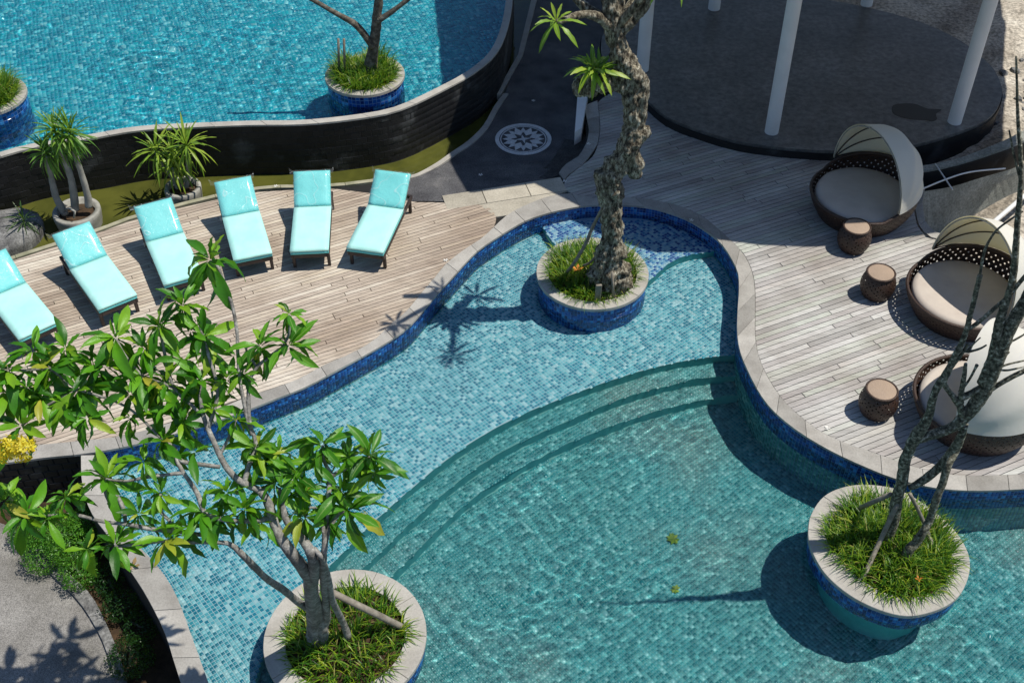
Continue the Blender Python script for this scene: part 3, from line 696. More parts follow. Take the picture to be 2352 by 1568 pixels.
# compass inlay
mc = Vector((.2, 18.31, 0)); cz0 = G(1202, 320, zpath(320)); mc = Vector((cz0.x, cz0.y, -.3))
med = MB()
def ringmb(r0, r1, z0, z1, n=48):
    b = MB(); b.lathe([(r0, z0), (r0, z1), (r1, z1), (r1, z0)], n, tuple(mc), False); return b
part('compass_ring', ringmb(.53, .455, .0, .010), M['medallion'], path)
part('compass_ring', ringmb(.435, .415, .0, .009), M['medallion'], path)
for k in range(8):
    a = k*math.pi/4 + math.pi/8
    for j, (ro, ri, wd) in enumerate(((.405, .13, .085), (.39, .22, .05))):
        an = a + (math.pi/8 if j else 0)
        d = Vector((math.cos(an), math.sin(an), 0)); e = Vector((-d.y, d.x, 0))
        q = [mc + d*ro, mc + d*(ri+.10 if not j else ri+.05) + e*wd, mc + d*ri, mc + d*(ri+.10 if not j else ri+.05) - e*wd]
        b = MB(); b.prism(q[::-1], mc.z, mc.z+.010); part('compass_petal', b, M['medallion'], path)
for k in range(4):
    an = k*math.pi/2 + .2; d = Vector((math.cos(an), math.sin(an), 0)); e = Vector((-d.y, d.x, 0))
    b = MB(); b.prism([mc + d*.15, mc + e*.03 + d*.02, mc + d*.002, mc - e*.03 + d*.02], mc.z, mc.z+.010); part('compass_petal', b, M['medallion'], path)
# white parapet beside the steps
mb = MB(); A = [G(1320,304,.12), G(1336,294,.12), G(1351,213,.12), G(1327,213,.12)]; mb.prism(A, -.3, .12)
tag(part('white_wall', mb, M['white'], None), 'low white wall standing along the dark path above the steps', 'wall')

# ------------------------------------------------------------------ pavilion: floor, columns, roof
pf_px = [(1395,150),(1430,190),(1481,225),(1533,268.5),(1615,301.5),(1698,325),(1780,337),(1850,343),(1910,346),(2005,344),(2102,332),(2190,307),(2258,279.6),(2289,252),(2302,211),(2289,170),(2266,142),(2200,90),(2080,40),(1900,0),(1700,-20),(1500,0),(1400,60),(1380,110)]
PZ = .20
PF = catmull(GL(pf_px, PZ), 4, True)
pav_root = tag(empty('pavilion', (5.2, 19.5, 0)), 'round open pavilion with dark polished floor and white columns behind the daybeds', 'pavilion')
mb = MB(); mb.prism(PF, -1.2, PZ-.001, top=True); part('floor_slab', mb, M['platform'], pav_root)
mb = MB(); mb.prism(offset(PF, -.02 if area(PF) > 0 else .02, True), -1.2, PZ-.05, top=False); part('riser', mb, M['blackstone'], pav_root)
colspx = [(1772,303),(2192,280),(1475,160)]
for (x, y) in colspx + [(1640,20),(1990,10)]:
    p = G(x, y, PZ); mb = MB(); mb.lathe([(.125, PZ-.01), (.125, 5.3)], 28, (p.x, p.y, 0)); part('column', mb, M['white'], pav_root)
def toroof(px, py, z, zr=5.3):
    p = G(px, py, z); k = (zr - z) / SUN.z; return Vector((p.x + SUN.x*k, p.y + SUN.y*k, 0))
rf = [toroof(1072,168,ZU), toroof(1063,290,-.05), toroof(1040,347,zpath(347)), toroof(1060,400,zpath(400)), toroof(1088,446,zpath(446)), toroof(1238,420,0), toroof(1340,472,0), toroof(1440,520,0), toroof(1540,548,0), toroof(1652,549,0), toroof(1760,562,0), toroof(1870,567,0), toroof(1960,562,0), toroof(2060,549,0), toroof(2155,534,0), toroof(2230,500,0), toroof(2300,450,0), toroof(2330,360,0), toroof(2320,280,0), toroof(2330,180,0)]
rf = rf + [Vector((13.5, 25, 0)), Vector((13, 32, 0)), Vector((2, 34, 0)), Vector((rf[0].x-.6, 26, 0))]
mb = MB(); mb.prism(rf, 5.3, 5.5, bottom=True); part('roof', mb, M['roof'], pav_root)
# wet patch on the pavilion floor
mb = MB(); wp_ = catmull([G(x, y, 0) for x, y in [(2049,257),(2052,242),(2080,238),(2105,240),(2130,250),(2162,252),(2150,262),(2152,274),(2140,279),(2125,276),(2090,274),(2060,266)]], 3, True)
wp_ = catmull([G(x, y, PZ) for x, y in [(2049,257),(2052,242),(2080,238),(2105,240),(2130,250),(2162,252),(2150,262),(2152,274),(2140,279),(2125,276),(2090,274),(2060,266)]], 3, True)
mb.prism(wp_, PZ, PZ+.003); wetm, t_, b_ = new_mat('wet stain'); b_.inputs['Base Color'].default_value = (.014,.012,.01,1); b_.inputs['Roughness'].default_value = .5
part('stain', mb, wetm, pav_root)

# ------------------------------------------------------------------ bank, curved retaining walls on the right
bank = MB(); bp = GL([(2090,350),(2104,440),(2120,540),(2200,600),(2400,660),(2900,760),(3400,300),(3000,-100),(2200,-100),(2230,200)], -.8)
gx = 60; X, Y = np.meshgrid(np.linspace(5.5, 16, gx), np.linspace(11, 30, gx)); Zb = np.zeros_like(X)
for i in range(gx):
    for j in range(gx):
        x, y = X[i,j], Y[i,j]; up = min(1, max(0, (y-17.2-(x-8)*.1)/1.2))
        Zb[i,j] = -.85 + .62*up + .10*noise.noise(Vector((x*1.3, y*1.3, 0))) + .22*max(0, noise.noise(Vector((x*.7, y*.7, 5))))
low = pip(X.ravel(), Y.ravel(), base).reshape(X.shape) | pip(X.ravel(), Y.ravel(), PF).reshape(X.shape); Zb = np.where(low, np.minimum(Zb, -.3), Zb)
idx = np.arange(gx*gx).reshape(gx, gx); Fc = np.stack([idx[:-1,:-1], idx[:-1,1:], idx[1:,1:], idx[1:,:-1]], -1).reshape(-1,4)
cx_ = X.ravel()[Fc].mean(1); cy_ = Y.ravel()[Fc].mean(1); 
tag(link('earth_bank', npmesh('earth_bank', np.stack([X.ravel(), Y.ravel(), Zb.ravel()], 1), Fc, M['earth'], True)), kind='structure')
rw = tag(empty('curved_wall', (7.5, 17.5, 0)), 'dark stone curved garden wall with grey cap behind the shaded daybed', 'wall')
A = smoothw([(2106,382),(2164,373),(2207,362),(2251,345),(2306,323),(2352,299),(2420,262),(2500,200)], .10, 3)
B = smoothw([(2106,394),(2164,384),(2229,367),(2295,345),(2352,323),(2425,284),(2510,222)], .10, 3); B = resample(B, n=len(A)-1)
mb = MB(); mb.prism([*B, *[a.lerp(b, .05) for a, b in zip(A, B)][::-1]], -1.5, .05); part('wall_body', mb, M['blackstone'], rw)
ribbon(B, A, .8, 'cap_stone', M['concrete'], rw, .05, .10)
cwll = tag(empty('concrete_wall', (7.8, 16, 0)), 'sloping pale concrete retaining wall curving away beside the deck', 'wall')
A = resample(smoothw([(2112,441),(2185,429),(2251,409),(2317,390),(2350,377),(2430,340)], .0, 4), n=20)
B = resample(smoothw([(2118,545),(2142,528),(2198,508),(2258,478),(2352,440),(2470,400)], -.75, 4), n=20)
part('wall_face', strip3(A, B, .12), M['concrete'], cwll)
def rod(name, pts, r, mat, label, cat, group=None, sides=8, bmp=0):
    c = Vector(pts[0]); e = empty(name, c); b = MB(); b.tube(catmull(pts, 6) if len(pts) > 2 else pts, r, sides, bump=bmp)
    C.objects.unlink(e); bpy.data.objects.remove(e)
    o = link(name, b.mesh(name, mat, tuple(c)), None, c); return tag(o, label, cat, group)
rod('pipe', [G(2109,438,.05), G(2175,411,.1), G(2230,395,.1), G(2309,387,.05)], .014, M['white'], 'long bowed white pipe lying over the dark gap beside the concrete wall', 'pipe')
rod('pipe', [G(2148,376,.12), G(2188,436,.06)], .012, M['white'], 'short straight white pipe leaning across the dark curved wall', 'pipe')
rod('pipe', [G(2275,516,-.2), G(2345,456,-.2), G(2420,392,-.2)], .04, M['white'], 'thick pale pipe slanting up behind the canopy of the sunlit daybed', 'pipe')
mb = MB(); rr = random.Random(4)
for i in range(70):
    x, y = rr.uniform(2255, 2400), rr.uniform(40, 330); p = G(x, y, -.25); s = rr.uniform(.04, .16)
    if pip([p.x], [p.y], PF)[0]: continue
    vs = []; 
    for k in range(6):
        a = k*math.pi/3; q = s*rr.uniform(.7, 1.2); vs.append((p.x+q*math.cos(a), p.y+q*math.sin(a), p.z-.05))
    vs += [(v[0]*.55+p.x*.45, v[1]*.55+p.y*.45, p.z+s*.5) for v in vs]
    mb.add(vs, [(i_, (i_+1)%6, (i_+1)%6+6, i_+6) for i_ in range(6)] + [tuple(range(6,12))])
tag(part('rubble', mb, M['boulder'], None), 'loose grey rubble on the pale bank beyond the pavilion', 'rubble', kind='stuff')

# ------------------------------------------------------------------ garden corner, bottom left
mb = MB(); gp = GL([(-400,1030),(-120,1040),(120,1030),(260,1080)], -.9) + SI[::1] + [Vector((-4,5,0)), Vector((-12,5,0))]
gp = [G(-500,1000,-.9), G(0,1020,-.9), G(200,1020,-.9)] + [p for p in SO[2:]] + [Vector((SO[-1].x, 4.5, 0)), Vector((-12, 4.5, 0))]
mb.prism(gp, -1.6, -.9); tag(part('garden_bed', mb, M['soil'], None), kind='structure')
gpp = [(-300,1205),(-80,1195),(0,1200),(30,1222),(70,1265),(110,1312),(146,1346),(184,1385),(223,1446),(250,1510),(275,1600),(290,1760),(-300,1760)]
mb = MB(); mb.prism(smoothw(gpp[:-1], -.82, 4) + [G(*gpp[-1], -.82)], -1.2, -.82); tag(part('garden_path', mb, M['garden_path'], None), kind='structure')
gk = tag(empty('path_edging', (-5, 8.5, -.82)), kind='structure')
ka = smoothw([(30,1222),(70,1265),(110,1312),(146,1346),(184,1385),(223,1446),(250,1510),(275,1600)], -.80, 4)
kb_ = smoothw([(50,1212),(92,1252),(134,1296),(172,1330),(212,1370),(248,1440),(276,1510),(300,1600)], -.80, 4)
ribbon(ka, kb_, .6, 'edging_stone', M['boulder'], gk, -1.1, -.78)
# slate on the terrace wall above the garden
Pw = [G(x, y, 0) for x, y in [(-260,1090),(-120,1074),(0,1062),(104,1048),(186,1041)]]; Pw = resample(catmull(Pw, 4), .19)
Cn = []; Us = []; Ws = []
for r in range(8):
    for a, b in zip(Pw, Pw[1:]):
        t = Vector((b.x-a.x, b.y-a.y, 0)).normalized(); nrm = Vector((t.y, -t.x, 0)); c = (a+b)/2 + t*(.09 if r % 2 else 0)
        Cn.append((c.x, c.y, -.04-(r+.5)*.125)); Us.append((-t.x,-t.y,0)); Ws.append(tuple(nrm))
Cn = np.array(Cn); Us = np.array(Us); Ws = np.array(Ws); tiles('slate_tile', Cn, Us, np.cross(Ws, Us), Ws, .183, .119, .01, M['blackstone'], terrace, 300, False)

# ------------------------------------------------------------------ foliage builders
def leaf_mesh(name, L, Wd, droop, fold, mat, seed=0, segs=7, cols=2, peak=.62):
    g = random.Random(seed); V = []; Fc = []; tw = g.uniform(-.5, .5); sw = g.uniform(-.22, .22)
    for i in range(segs+1):
        t = i/segs; wd = Wd*.5*max(.0, (math.sin(math.pi*min(1, t**1.25)**.95)))**.8 if i not in (0, segs) else Wd*.02
        x = L*math.sin(min(1.5, t*1.0))/math.sin(1.0) if False else L*t*(1-.12*droop*t); z = -droop*L*t*t*.5; yc = sw*L*t*t
        for k in range(-cols, cols+1):
            u = k/cols; y = u*wd; V.append((x, yc+y*math.cos(tw*t), z + abs(y)*fold + y*math.sin(tw*t) + (.004 + .06*Wd*(abs(u)))*math.sin(t*19+k*1.7+seed*2)))
    c = 2*cols+1
    for i in range(segs):
        for k in range(c-1): Fc.append((i*c+k, i*c+k+1, (i+1)*c+k+1, (i+1)*c+k))
    me = bpy.data.meshes.new(name); me.from_pydata(V, [], Fc); me.polygons.foreach_set('use_smooth', [True]*len(Fc)); me.materials.append(mat); me.update()
    at = me.attributes.new('rib', 'FLOAT', 'POINT'); at.data.foreach_set('value', [1.0 if q % c == cols else 0.0 for q in range(len(V))]); return me
def mesh_arrays(me):
    V = np.empty(len(me.vertices)*3); me.vertices.foreach_get('co', V); return V.reshape(-1,3), np.array([tuple(p.vertices) for p in me.polygons])
def joined(name, items, mat, parent):         # items: (mesh arrays, matrix)
    Vs = []; Fs = []; o = 0; pl = np.array(parent.location) if parent is not None else 0
    for (V, Fc), m in items:
        A = np.array(m); Vs.append(V @ A[:3,:3].T + A[:3,3] - pl); Fs.append(Fc+o); o += len(V)
    ob = link(name, npmesh(name, np.concatenate(Vs), np.concatenate(Fs), mat, True), parent); return tag(ob, kind='stuff')
def frame(p, d, roll=0, s=1.0):               # matrix whose x axis is d and whose z axis leans up
    d = Vector(d).normalized(); up = Vector((0,0,1)); y = up.cross(d)
    if y.length < 1e-3: y = Vector((0,1,0))
    y.normalize(); z = d.cross(y)
    Mx = Matrix((( d.x*s,y.x*s,z.x*s,p[0]),(d.y*s,y.y*s,z.y*s,p[1]),(d.z*s,y.z*s,z.z*s,p[2]),(0,0,0,1)))
    return Mx @ Matrix.Rotation(roll, 4, 'X')
leafm = [leaf_mesh('leaf', .30, .084, dr, .34, M['leaf'], s) for s, dr in enumerate((.3, .6, 1.0, 1.5))]
leafa = [mesh_arrays(m) for m in leafm]
def place_leaves(parent, mats, limit=300, name='leaf', meshes=None, arrs=None, mat=None):
    meshes = meshes or leafm; arrs = arrs or leafa
    order = sorted(range(len(mats)), key=lambda i: (not in_view(mats[i][1].translation, 60), (mats[i][1].translation - camo.location).length))
    rest = []; T = Matrix.Translation(-parent.location)
    for n_, i in enumerate(order):
        k, mx = mats[i]
        if n_ < limit: o = link(name, meshes[k], parent); o.matrix_local = T @ mx
        else: rest.append((arrs[k], mx))
    if rest: joined('leaf_mass', rest, mat or M['leaf'], parent)
def rosette(c, n, g, scale=1.0, axis=Vector((0,0,1)), spread=1.0, wild=0.0):
    out = []; off = g.uniform(0, 6.28)
    q = Vector((0,0,1)).rotation_difference(axis.normalized())
    for i in range(n):
        a = off + i*2.39996 + g.uniform(-.5, .5)*wild; f = i/(n-1)
        el = R(62) - f*R(98)*spread + g.uniform(-.2, .2)*(1+1.6*wild)
        if g.random() < .12*wild: continue
        d = q @ Vector((math.cos(a)*math.cos(el), math.sin(a)*math.cos(el), math.sin(el)))
        s = scale*g.uniform(.75-.2*wild, 1.12+.1*wild)*(.62 + .42*min(1, f*1.6)); p = Vector(c) + d*.02*scale
        out.append((min(3, int(g.random()*2 + f*2.2)), frame(p, d, g.uniform(-.35, .35)*(1+1.5*wild), s)))
    return out

# ------------------------------------------------------------------ round planters in the pool
def planter(px_outer, px_inner, zr, loc, label, zbot, tile=True, pitch=.052, cloc=None, rows=None):
    root = empty('round_planter', loc, label=label, cat='planter')
    O = catmull(px_outer, 4, True) if len(px_outer) < 40 else px_outer; I = px_inner if len(px_inner) >= 40 else catmull(px_inner, 4, True)
    if area(O) < 0: O = O[::-1]
    if area(I) < 0: I = I[::-1]
    n = 96; O = resample(O, n=n, closed=True); I = resample(I, n=n, closed=True)
    # line both rings up
    j = min(range(n), key=lambda k: (I[k]-O[0]).length); I = I[j:] + I[:j]
    b = MB(); On = offset(O, .035, True); Oc = O + [O[0]]; Ic = I + [I[0]]
    ribbon(Oc, Ic, .6, 'rim_stone', M['rim'], root, zr-.055, zr, gap=.004, sub=8, ch=.006)
    b = MB(); b.prism(I, zr-.3, zr-.05, top=False); part('inner_lining', b, M['soil'], root)
    b = MB(); zm = zbot if zr > .08 else zr-.38; b.prism(On, zm, zr-.05, top=False, bottom=True); recv(part('wall_body', b, M['grout_wall'], root))
    if zm > zbot:
        cc_ = sum(On, Vector())/len(On); b = MB(); b.prism([cc_ + (p-cc_)*.74 for p in On], zbot, zm, top=False); recv(part('pedestal', b, M['riser'], root))
    b = MB(); b.prism(I, zr-.3, zr-.07); part('soil', b, M['soil'], root)
    if tile:
        rows = rows or int((zr-.06-zbot)/pitch)
        k = min(rows, int((.66 if zr > .08 and zr < .5 else .36 if zr < .5 else 1.3)/pitch)); wall_tiles(On, zr-.06, k, pitch, root, M['tile_wall'], 1, 300, closed=True)
        if rows > k and zr > .08: wall_tiles(On, zr-.06-k*pitch, rows-k, pitch, root, M['tile_deep'], 1, 0, closed=True)  # greener lower rows carry the dim water tint in their tiles
    return root, I
def circ(c, r, z, n=48): return [Vector((c[0]+r*math.cos(2*math.pi*k/n), c[1]+r*math.sin(2*math.pi*k/n), z)) for k in range(n)]
blade_mats = {}
def grass(I, z, n, label, seed, lmin=.16, lmax=.36, mat=None, spill=.0, wd=.012, hole=None):
    g = np.random.default_rng(seed); xs = np.array([p.x for p in I]); ys = np.array([p.y for p in I])
    X = g.uniform(xs.min()-.02, xs.max()+.02, n*3); Y = g.uniform(ys.min()-.02, ys.max()+.02, n*3)
    ok = pip(X, Y, I); X, Y = X[ok][:n], Y[ok][:n]; m = len(X)
    cl = np.array([noise.noise(Vector((x*3, y*3, seed))) for x, y in zip(X, Y)])
    cx, cy = xs.mean(), ys.mean(); out = np.arctan2(Y-cy, X-cx); rad = np.hypot(X-cx, Y-cy)/max(1e-3, (xs.max()-xs.min())/2)
    a = np.where(g.random(m) < rad*.8, out + g.normal(0, .6, m), g.uniform(0, 6.28, m))
    L = g.uniform(lmin, lmax, m)*(1+.5*cl); lean = g.uniform(.25, 1.1, m)*(.7+.5*rad)
    V = np.zeros((m, 9, 3)); dx, dy = np.cos(a), np.sin(a)
    for i, t in enumerate((0, .35, .7, 1.0)):
        th = lean*t*1.1; r_ = L*t*np.sin(th*.8+.1); h = L*t*np.cos(th*.95); w_ = wd*(1, 1, .7, .08)[i]
        px_, py_ = X+dx*r_, Y+dy*r_
        V[:,2*i,0] = px_-dy*w_/2; V[:,2*i,1] = py_+dx*w_/2; V[:,2*i,2] = z+h
        V[:,2*i+1,0] = px_+dy*w_/2; V[:,2*i+1,1] = py_-dx*w_/2; V[:,2*i+1,2] = z+h
    V = V[:,:8]; Fc = np.array([(0,1,3,2),(2,3,5,4),(4,5,7,6)]); Fc = (Fc[None] + (np.arange(m)*8)[:,None,None]).reshape(-1,4)
    o = link('grass', npmesh('grass', V.reshape(-1,3), Fc, mat or M['grass'], True)); return tag(o, label, 'grass', kind='stuff')

# centre planter
cpc = (1.275, 14.37)
o1 = circ(cpc, .89, .10)
P1, I1 = planter(o1, circ(cpc, .70, .10), .10, (cpc[0], cpc[1], -.55), 'round blue tiled planter holding the gnarled tree in the pool', -.56)
# right planter
rp_o = [(1857,1207),(1862,1183),(1886,1145),(1924,1122),(1980,1112),(2053,1120),(2105,1145),(2158,1183),(2199,1225),(2224,1270),(2227,1312),(2210,1357),(2178,1388),(2123,1409),(2071,1413),(2008,1395),(1949,1364),(1897,1319),(1869,1274),(1857,1239)]
rp_i = [(1900,1214),(1917,1183),(1959,1157),(2018,1148),(2088,1162),(2133,1185),(2171,1225),(2182,1267),(2180,1310),(2165,1345),(2123,1367),(2071,1370),(2008,1350),(1949,1305),(1917,1267),(1900,1240)]
gc = sum(GL(rp_o, .05), Vector())/len(rp_o)
P2, I2 = planter(GL(rp_o, .05), GL(rp_i, .05), .05, (gc.x, gc.y, -1.25), 'large oval blue tiled planter under the bare branching tree', -1.26)
lc = (-1.96, 7.745)
P3, I3 = planter(circ(lc, .955, .05), circ(lc, .70, .05), .05, (lc[0], lc[1], -1.0), 'round stone rimmed planter holding the leafy tree at the bottom', -1.3)
uc = G(838, 171, .88); P4, I4 = planter(circ((uc.x, uc.y), .73, .88), circ((uc.x, uc.y), .55, .88), .88, (uc.x, uc.y, -.35), 'round blue tiled planter standing in the upper pool', -.35, pitch=.075)
ub = G(-32, 219, .88); P5, I5 = planter(circ((ub.x, ub.y), .70, .88), circ((ub.x, ub.y), .52, .88), .88, (ub.x, ub.y, -.35), 'grassy blue tiled planter cut off at the left of the upper pool', -.35, pitch=.075)
for P_, I_ in ((P4, I4), (P5, I5)): pass
grass(I1, .02, 2300, 'bright tufted grass growing round the gnarled trunk', 1, .16, .34)
grass(I2, -.03, 3400, 'thick mixed green grass filling the oval planter', 2, .16, .38, wd=.014)
grass(I3, -.03, 1500, 'sparse yellow green grass in the leafy tree planter', 3, .12, .30, wd=.016)
grass(I4, .80, 2000, 'thick green grass filling the upper pool planter with a brown trunk', 4, .2, .42, wd=.016)
grass(I5, .80, 1800, 'green grass filling the planter at the left of the upper pool', 5, .2, .42, wd=.016)

# ------------------------------------------------------------------ gnarled tree
def scale_at(p): d = Vector(p)-Vector((0,0,H)); return F/(d.y*math.cos(TH)-d.z*math.sin(TH))
RS = [1.0]
def limb(nodes, sub=5, Y=None):               # (px, py, half width in px[, Y]) -> points and radii
    P = []; Rr = []
    for nd in nodes:
        y = nd[3] if len(nd) > 3 else Y
        p = AY(nd[0], nd[1], y); P.append(p); Rr.append(nd[2]*RS[0]/scale_at(p))
    Q = catmull(P, sub); R4 = catmull([Vector((r, 0, 0)) for r in Rr], sub)
    return Q, [max(.003, v.x) for v in R4]
gt = empty('gnarled_tree', (1.25, 14.1, .06), label='gnarled leafless grey tree trunk rising out of the round pool planter', cat='tree')
b = MB()
RS[0] = 1.0
def gl(nodes, sides=40, bump=.40, sub=14, bs=9, Y=14.1):
    Q, Rr = limb(nodes, sub, Y); b.tube(Q, Rr, sides, bump=bump, bs=bs, vs_=.5)
gl([(1402,668,44),(1398,640,46),(1400,600,36),(1405,560,28),(1406,520,24),(1405,480,24),(1402,445,26),(1396,418,26),(1412,392,25),(1436,355,26),(1450,318,26),(1455,280,22),(1453,240,22),(1456,205,24),(1452,175,27),(1436,148,25),(1424,125,23),(1415,85,22),(1404,40,20),(1398,-10,18),(1396,-70,16)])
gl([(1400,420,20),(1384,408,19),(1380,392,14)], 18); gl([(1450,340,18),(1458,372,18),(1456,396,17),(1452,406,10)], 18)
gl([(1462,318,17),(1482,304,17),(1494,300,11)], 18); gl([(1448,186,26),(1415,183,26),(1378,188,26),(1345,196,25),(1326,205,21),(1316,208,12)], 26)
gl([(1468,300,12),(1474,250,13),(1476,205,15),(1472,180,16)], 20); gl([(1412,640,20),(1440,655,14),(1458,668,8)], 14); gl([(1390,640,22),(1362,652,16),(1345,664,9)], 14)
gl([(1390,655,20),(1384,672,14)], 14); gl([(1408,90,14),(1450,50,12),(1490,0,11),(1520,-50,10)], 16); gl([(1406,50,12),(1350,20,11),(1300,-30,9)], 16)
RS[0] = 1.0
for (X_, Y_, Z_, r0) in ((1.40, 14.3, 5.3, .07), (.55, 13.45, 4.9, .06), (1.95, 13.25, 5.6, .05), (2.0, 14.6, 5.0, .06)):
    a0 = AY(1412, 70, 14.1); e0 = Vector((X_, Y_, Z_)); m0 = a0.lerp(e0, .5) + Vector((.05, .1, .12))
    b.tube(catmull([a0, m0, e0], 8), [r0*1.3 - r0*.75*i/16 for i in range(17)], 14, bump=.3, bs=9)
part('trunk', b, M['bark_gnarled'], gt)
g = random.Random(21); rs = []
strapm = [leaf_mesh('leaf', .36, .060, dr, .25, M['strap_lime'], s, 7, 1) for s, dr in enumerate((.3, .6, 1.0, 1.4))]; strapa = [mesh_arrays(m) for m in strapm]
for (x, y) in ((1358,160),(1376,164)):
    rs += rosette(AY(x, y, 14.0), 22, g, 1.1, Vector((0,-.15,1)), .6)
for p_ in ((1.40, 14.3, 5.3), (.55, 13.45, 4.9), (1.95, 13.25, 5.6), (2.0, 14.6, 5.0)): rs += rosette(Vector(p_), 16, g, 1.0, Vector((0,0,1)), .72)
place_leaves(gt, rs, 300, 'leaf', strapm, strapa, M['strap_lime'])
rod('support_stake', [AY(1384,478,14.2), AY(1362,520,14.3), AY(1345,560,14.25), AY(1318,605,14.2), G(1300,627,.08)], .028, M['pole'], 'bent grey pole leaning on the left side of the gnarled trunk', 'pole', bmp=.08)
rod('support_stake', [AY(1372,585,14.2), AY(1352,605,14.3), G(1330,612,.08)], .02, M['pole'], 'thin curved stick tucked beside the bent grey pole', 'pole')
mb = MB(); p = G(1372, 690, .09); mb.rbox((-.045,-.02,-.05),(.045,.02,.36), .006); o = link('wooden_post', mb.mesh('wooden_post', M['pole']), None, p, (R(8),0,R(6))); tag(o, 'flat short board standing upright in front of the gnarled trunk', 'board')
rod('support_stake', [G(1409,686,.08), AY(1406,625,13.75)], .022, M['pole'], 'thin upright stake in front right of the gnarled trunk', 'pole')

# ------------------------------------------------------------------ leafy tree, bottom left
lt = empty('leafy_tree', (-1.95, 7.75, .05), label='leafy tree with broad bright green leaves in front of the lounger deck', cat='tree')
def YL(py):
    y_ = 10.9/(.731+.682*math.tan(TH + math.atan((min(py, 1300)-784)/F))); k = min(1, max(0, (py-1280)/130))
    return y_*(1-k) + 7.7*k
def tl(nodes, sides=10, bump=.10, sub=5):
    Q, Rr = limb([(x, y, r, YL(y) + (dy[0] if dy else 0)) for x, y, r, *dy in nodes], sub); b.tube(Q, Rr, sides, bump=bump, bs=14)
b = MB()
tl([(722,1475,20),(722,1430,17),(718,1390,17),(714,1350,17),(712,1322,16)]); tl([(742,1478,15),(740,1440,13),(734,1405,12),(724,1370,11),(718,1345,11)])
tl([(800,1462,9),(786,1425,8),(764,1380,8),(757,1345,8),(750,1310,7),(738,1280,6),(722,1258,5)])
tl([(735,1452,12),(750,1420,10),(748,1380,9),(745,1340,10),(742,1300,9),(745,1262,7),(752,1225,6),(770,1190,5),(790,1172,4)])
tl([(716,1330,18),(690,1296,15),(664,1262,14),(640,1225,12),(626,1190,12),(618,1160,11),(600,1130,9),(572,1115,8),(545,1100,8),(522,1075,7),(505,1045,7),(490,1012,6),(478,985,6),(466,950,5),(458,905,4)])
tl([(714,1340,17),(722,1300,15),(714,1268,13),(696,1240,11),(672,1215,9),(655,1188,8),(648,1150,6),(640,1120,5)])
tl([(722,1400,12),(690,1385,9),(650,1353,9),(610,1326,8),(561,1277,8),(530,1250,6),(500,1245,5),(440,1245,4),(383,1241,4),(320,1249,4),(264,1254,4)])
tl([(620,1190,8),(560,1196,6),(500,1190,6),(470,1176,6),(452,1130,6),(421,1085,5),(407,1058,5),(400,1026,4),(376,1013,3)])
tl([(505,1072,5),(460,1066,5),(417,1058,5),(402,1030,3)]); tl([(424,1085,5),(380,1090,4),(334,1096,4),(290,1104,3),(243,1100,3)])
tl([(480,1230,5),(420,1222,5),(344,1214,5),(296,1204,5),(236,1197,4),(174,1182,4),(110,1183,3),(60,1183,3)])
tl([(288,1200,4),(284,1170,5),(270,1140,5),(255,1112,4),(244,1100,3)]); tl([(372,1180,4),(366,1155,4),(369,1134,3)]); tl([(372,1178,4),(392,1200,4),(400,1225,3)])
tl([(600,1130,6),(620,1118,4),(632,1110,3)]); tl([(640,1150,5),(655,1120,4),(679,1092,3)]); tl([(742,1310,6),(745,1240,5),(735,1180,4),(715,1165,3),(700,1184,3)])
tl([(740,1290,6),(752,1180,5),(757,1110,6),(762,1092,5),(745,1060,4),(741,1022,3)]); tl([(762,1092,5),(785,1080,5),(815,1062,4),(849,1047,3)])
tl([(560,1110,6),(575,1060,6),(588,1030,5),(583,1000,5),(570,968,5),(562,930,5),(552,880,4),(546,810,4),(544,760,4),(533,700,4),(515,650,4),(500,612,4),(484,598,3)])
tl([(580,1000,5),(572,960,5),(571,929,5),(572,880,4),(590,843,4),(615,822,4),(640,803,3),(661,794,3)]); tl([(650,795,3),(664,765,3),(664,722,2)])
tl([(590,843,3),(565,800,3),(596,792,3)]); tl([(460,905,4),(462,885,3),(465,874,3)]); tl([(470,960,4),(440,930,4),(400,890,4),(380,820,4),(366,750,3)])
tl([(478,985,5),(500,900,4),(480,820,4),(468,772,3),(440,735,3),(420,705,3)]); tl([(400,890,4),(350,872,3),(327,863,3)]); tl([(376,1013,3),(300,940,3),(225,908,3),(180,894,3),(130,858,3),(116,845,3)])
tl([(327,863,3),(290,820,3),(266,777,3)]); tl([(180,894,3),(110,930,3),(50,977,3)]); tl([(116,845,3),(60,850,3),(20,850,2)]); tl([(505,1045,4),(528,1000,4),(542,964,3)])
part('trunk', b, M['bark_grey'], lt)
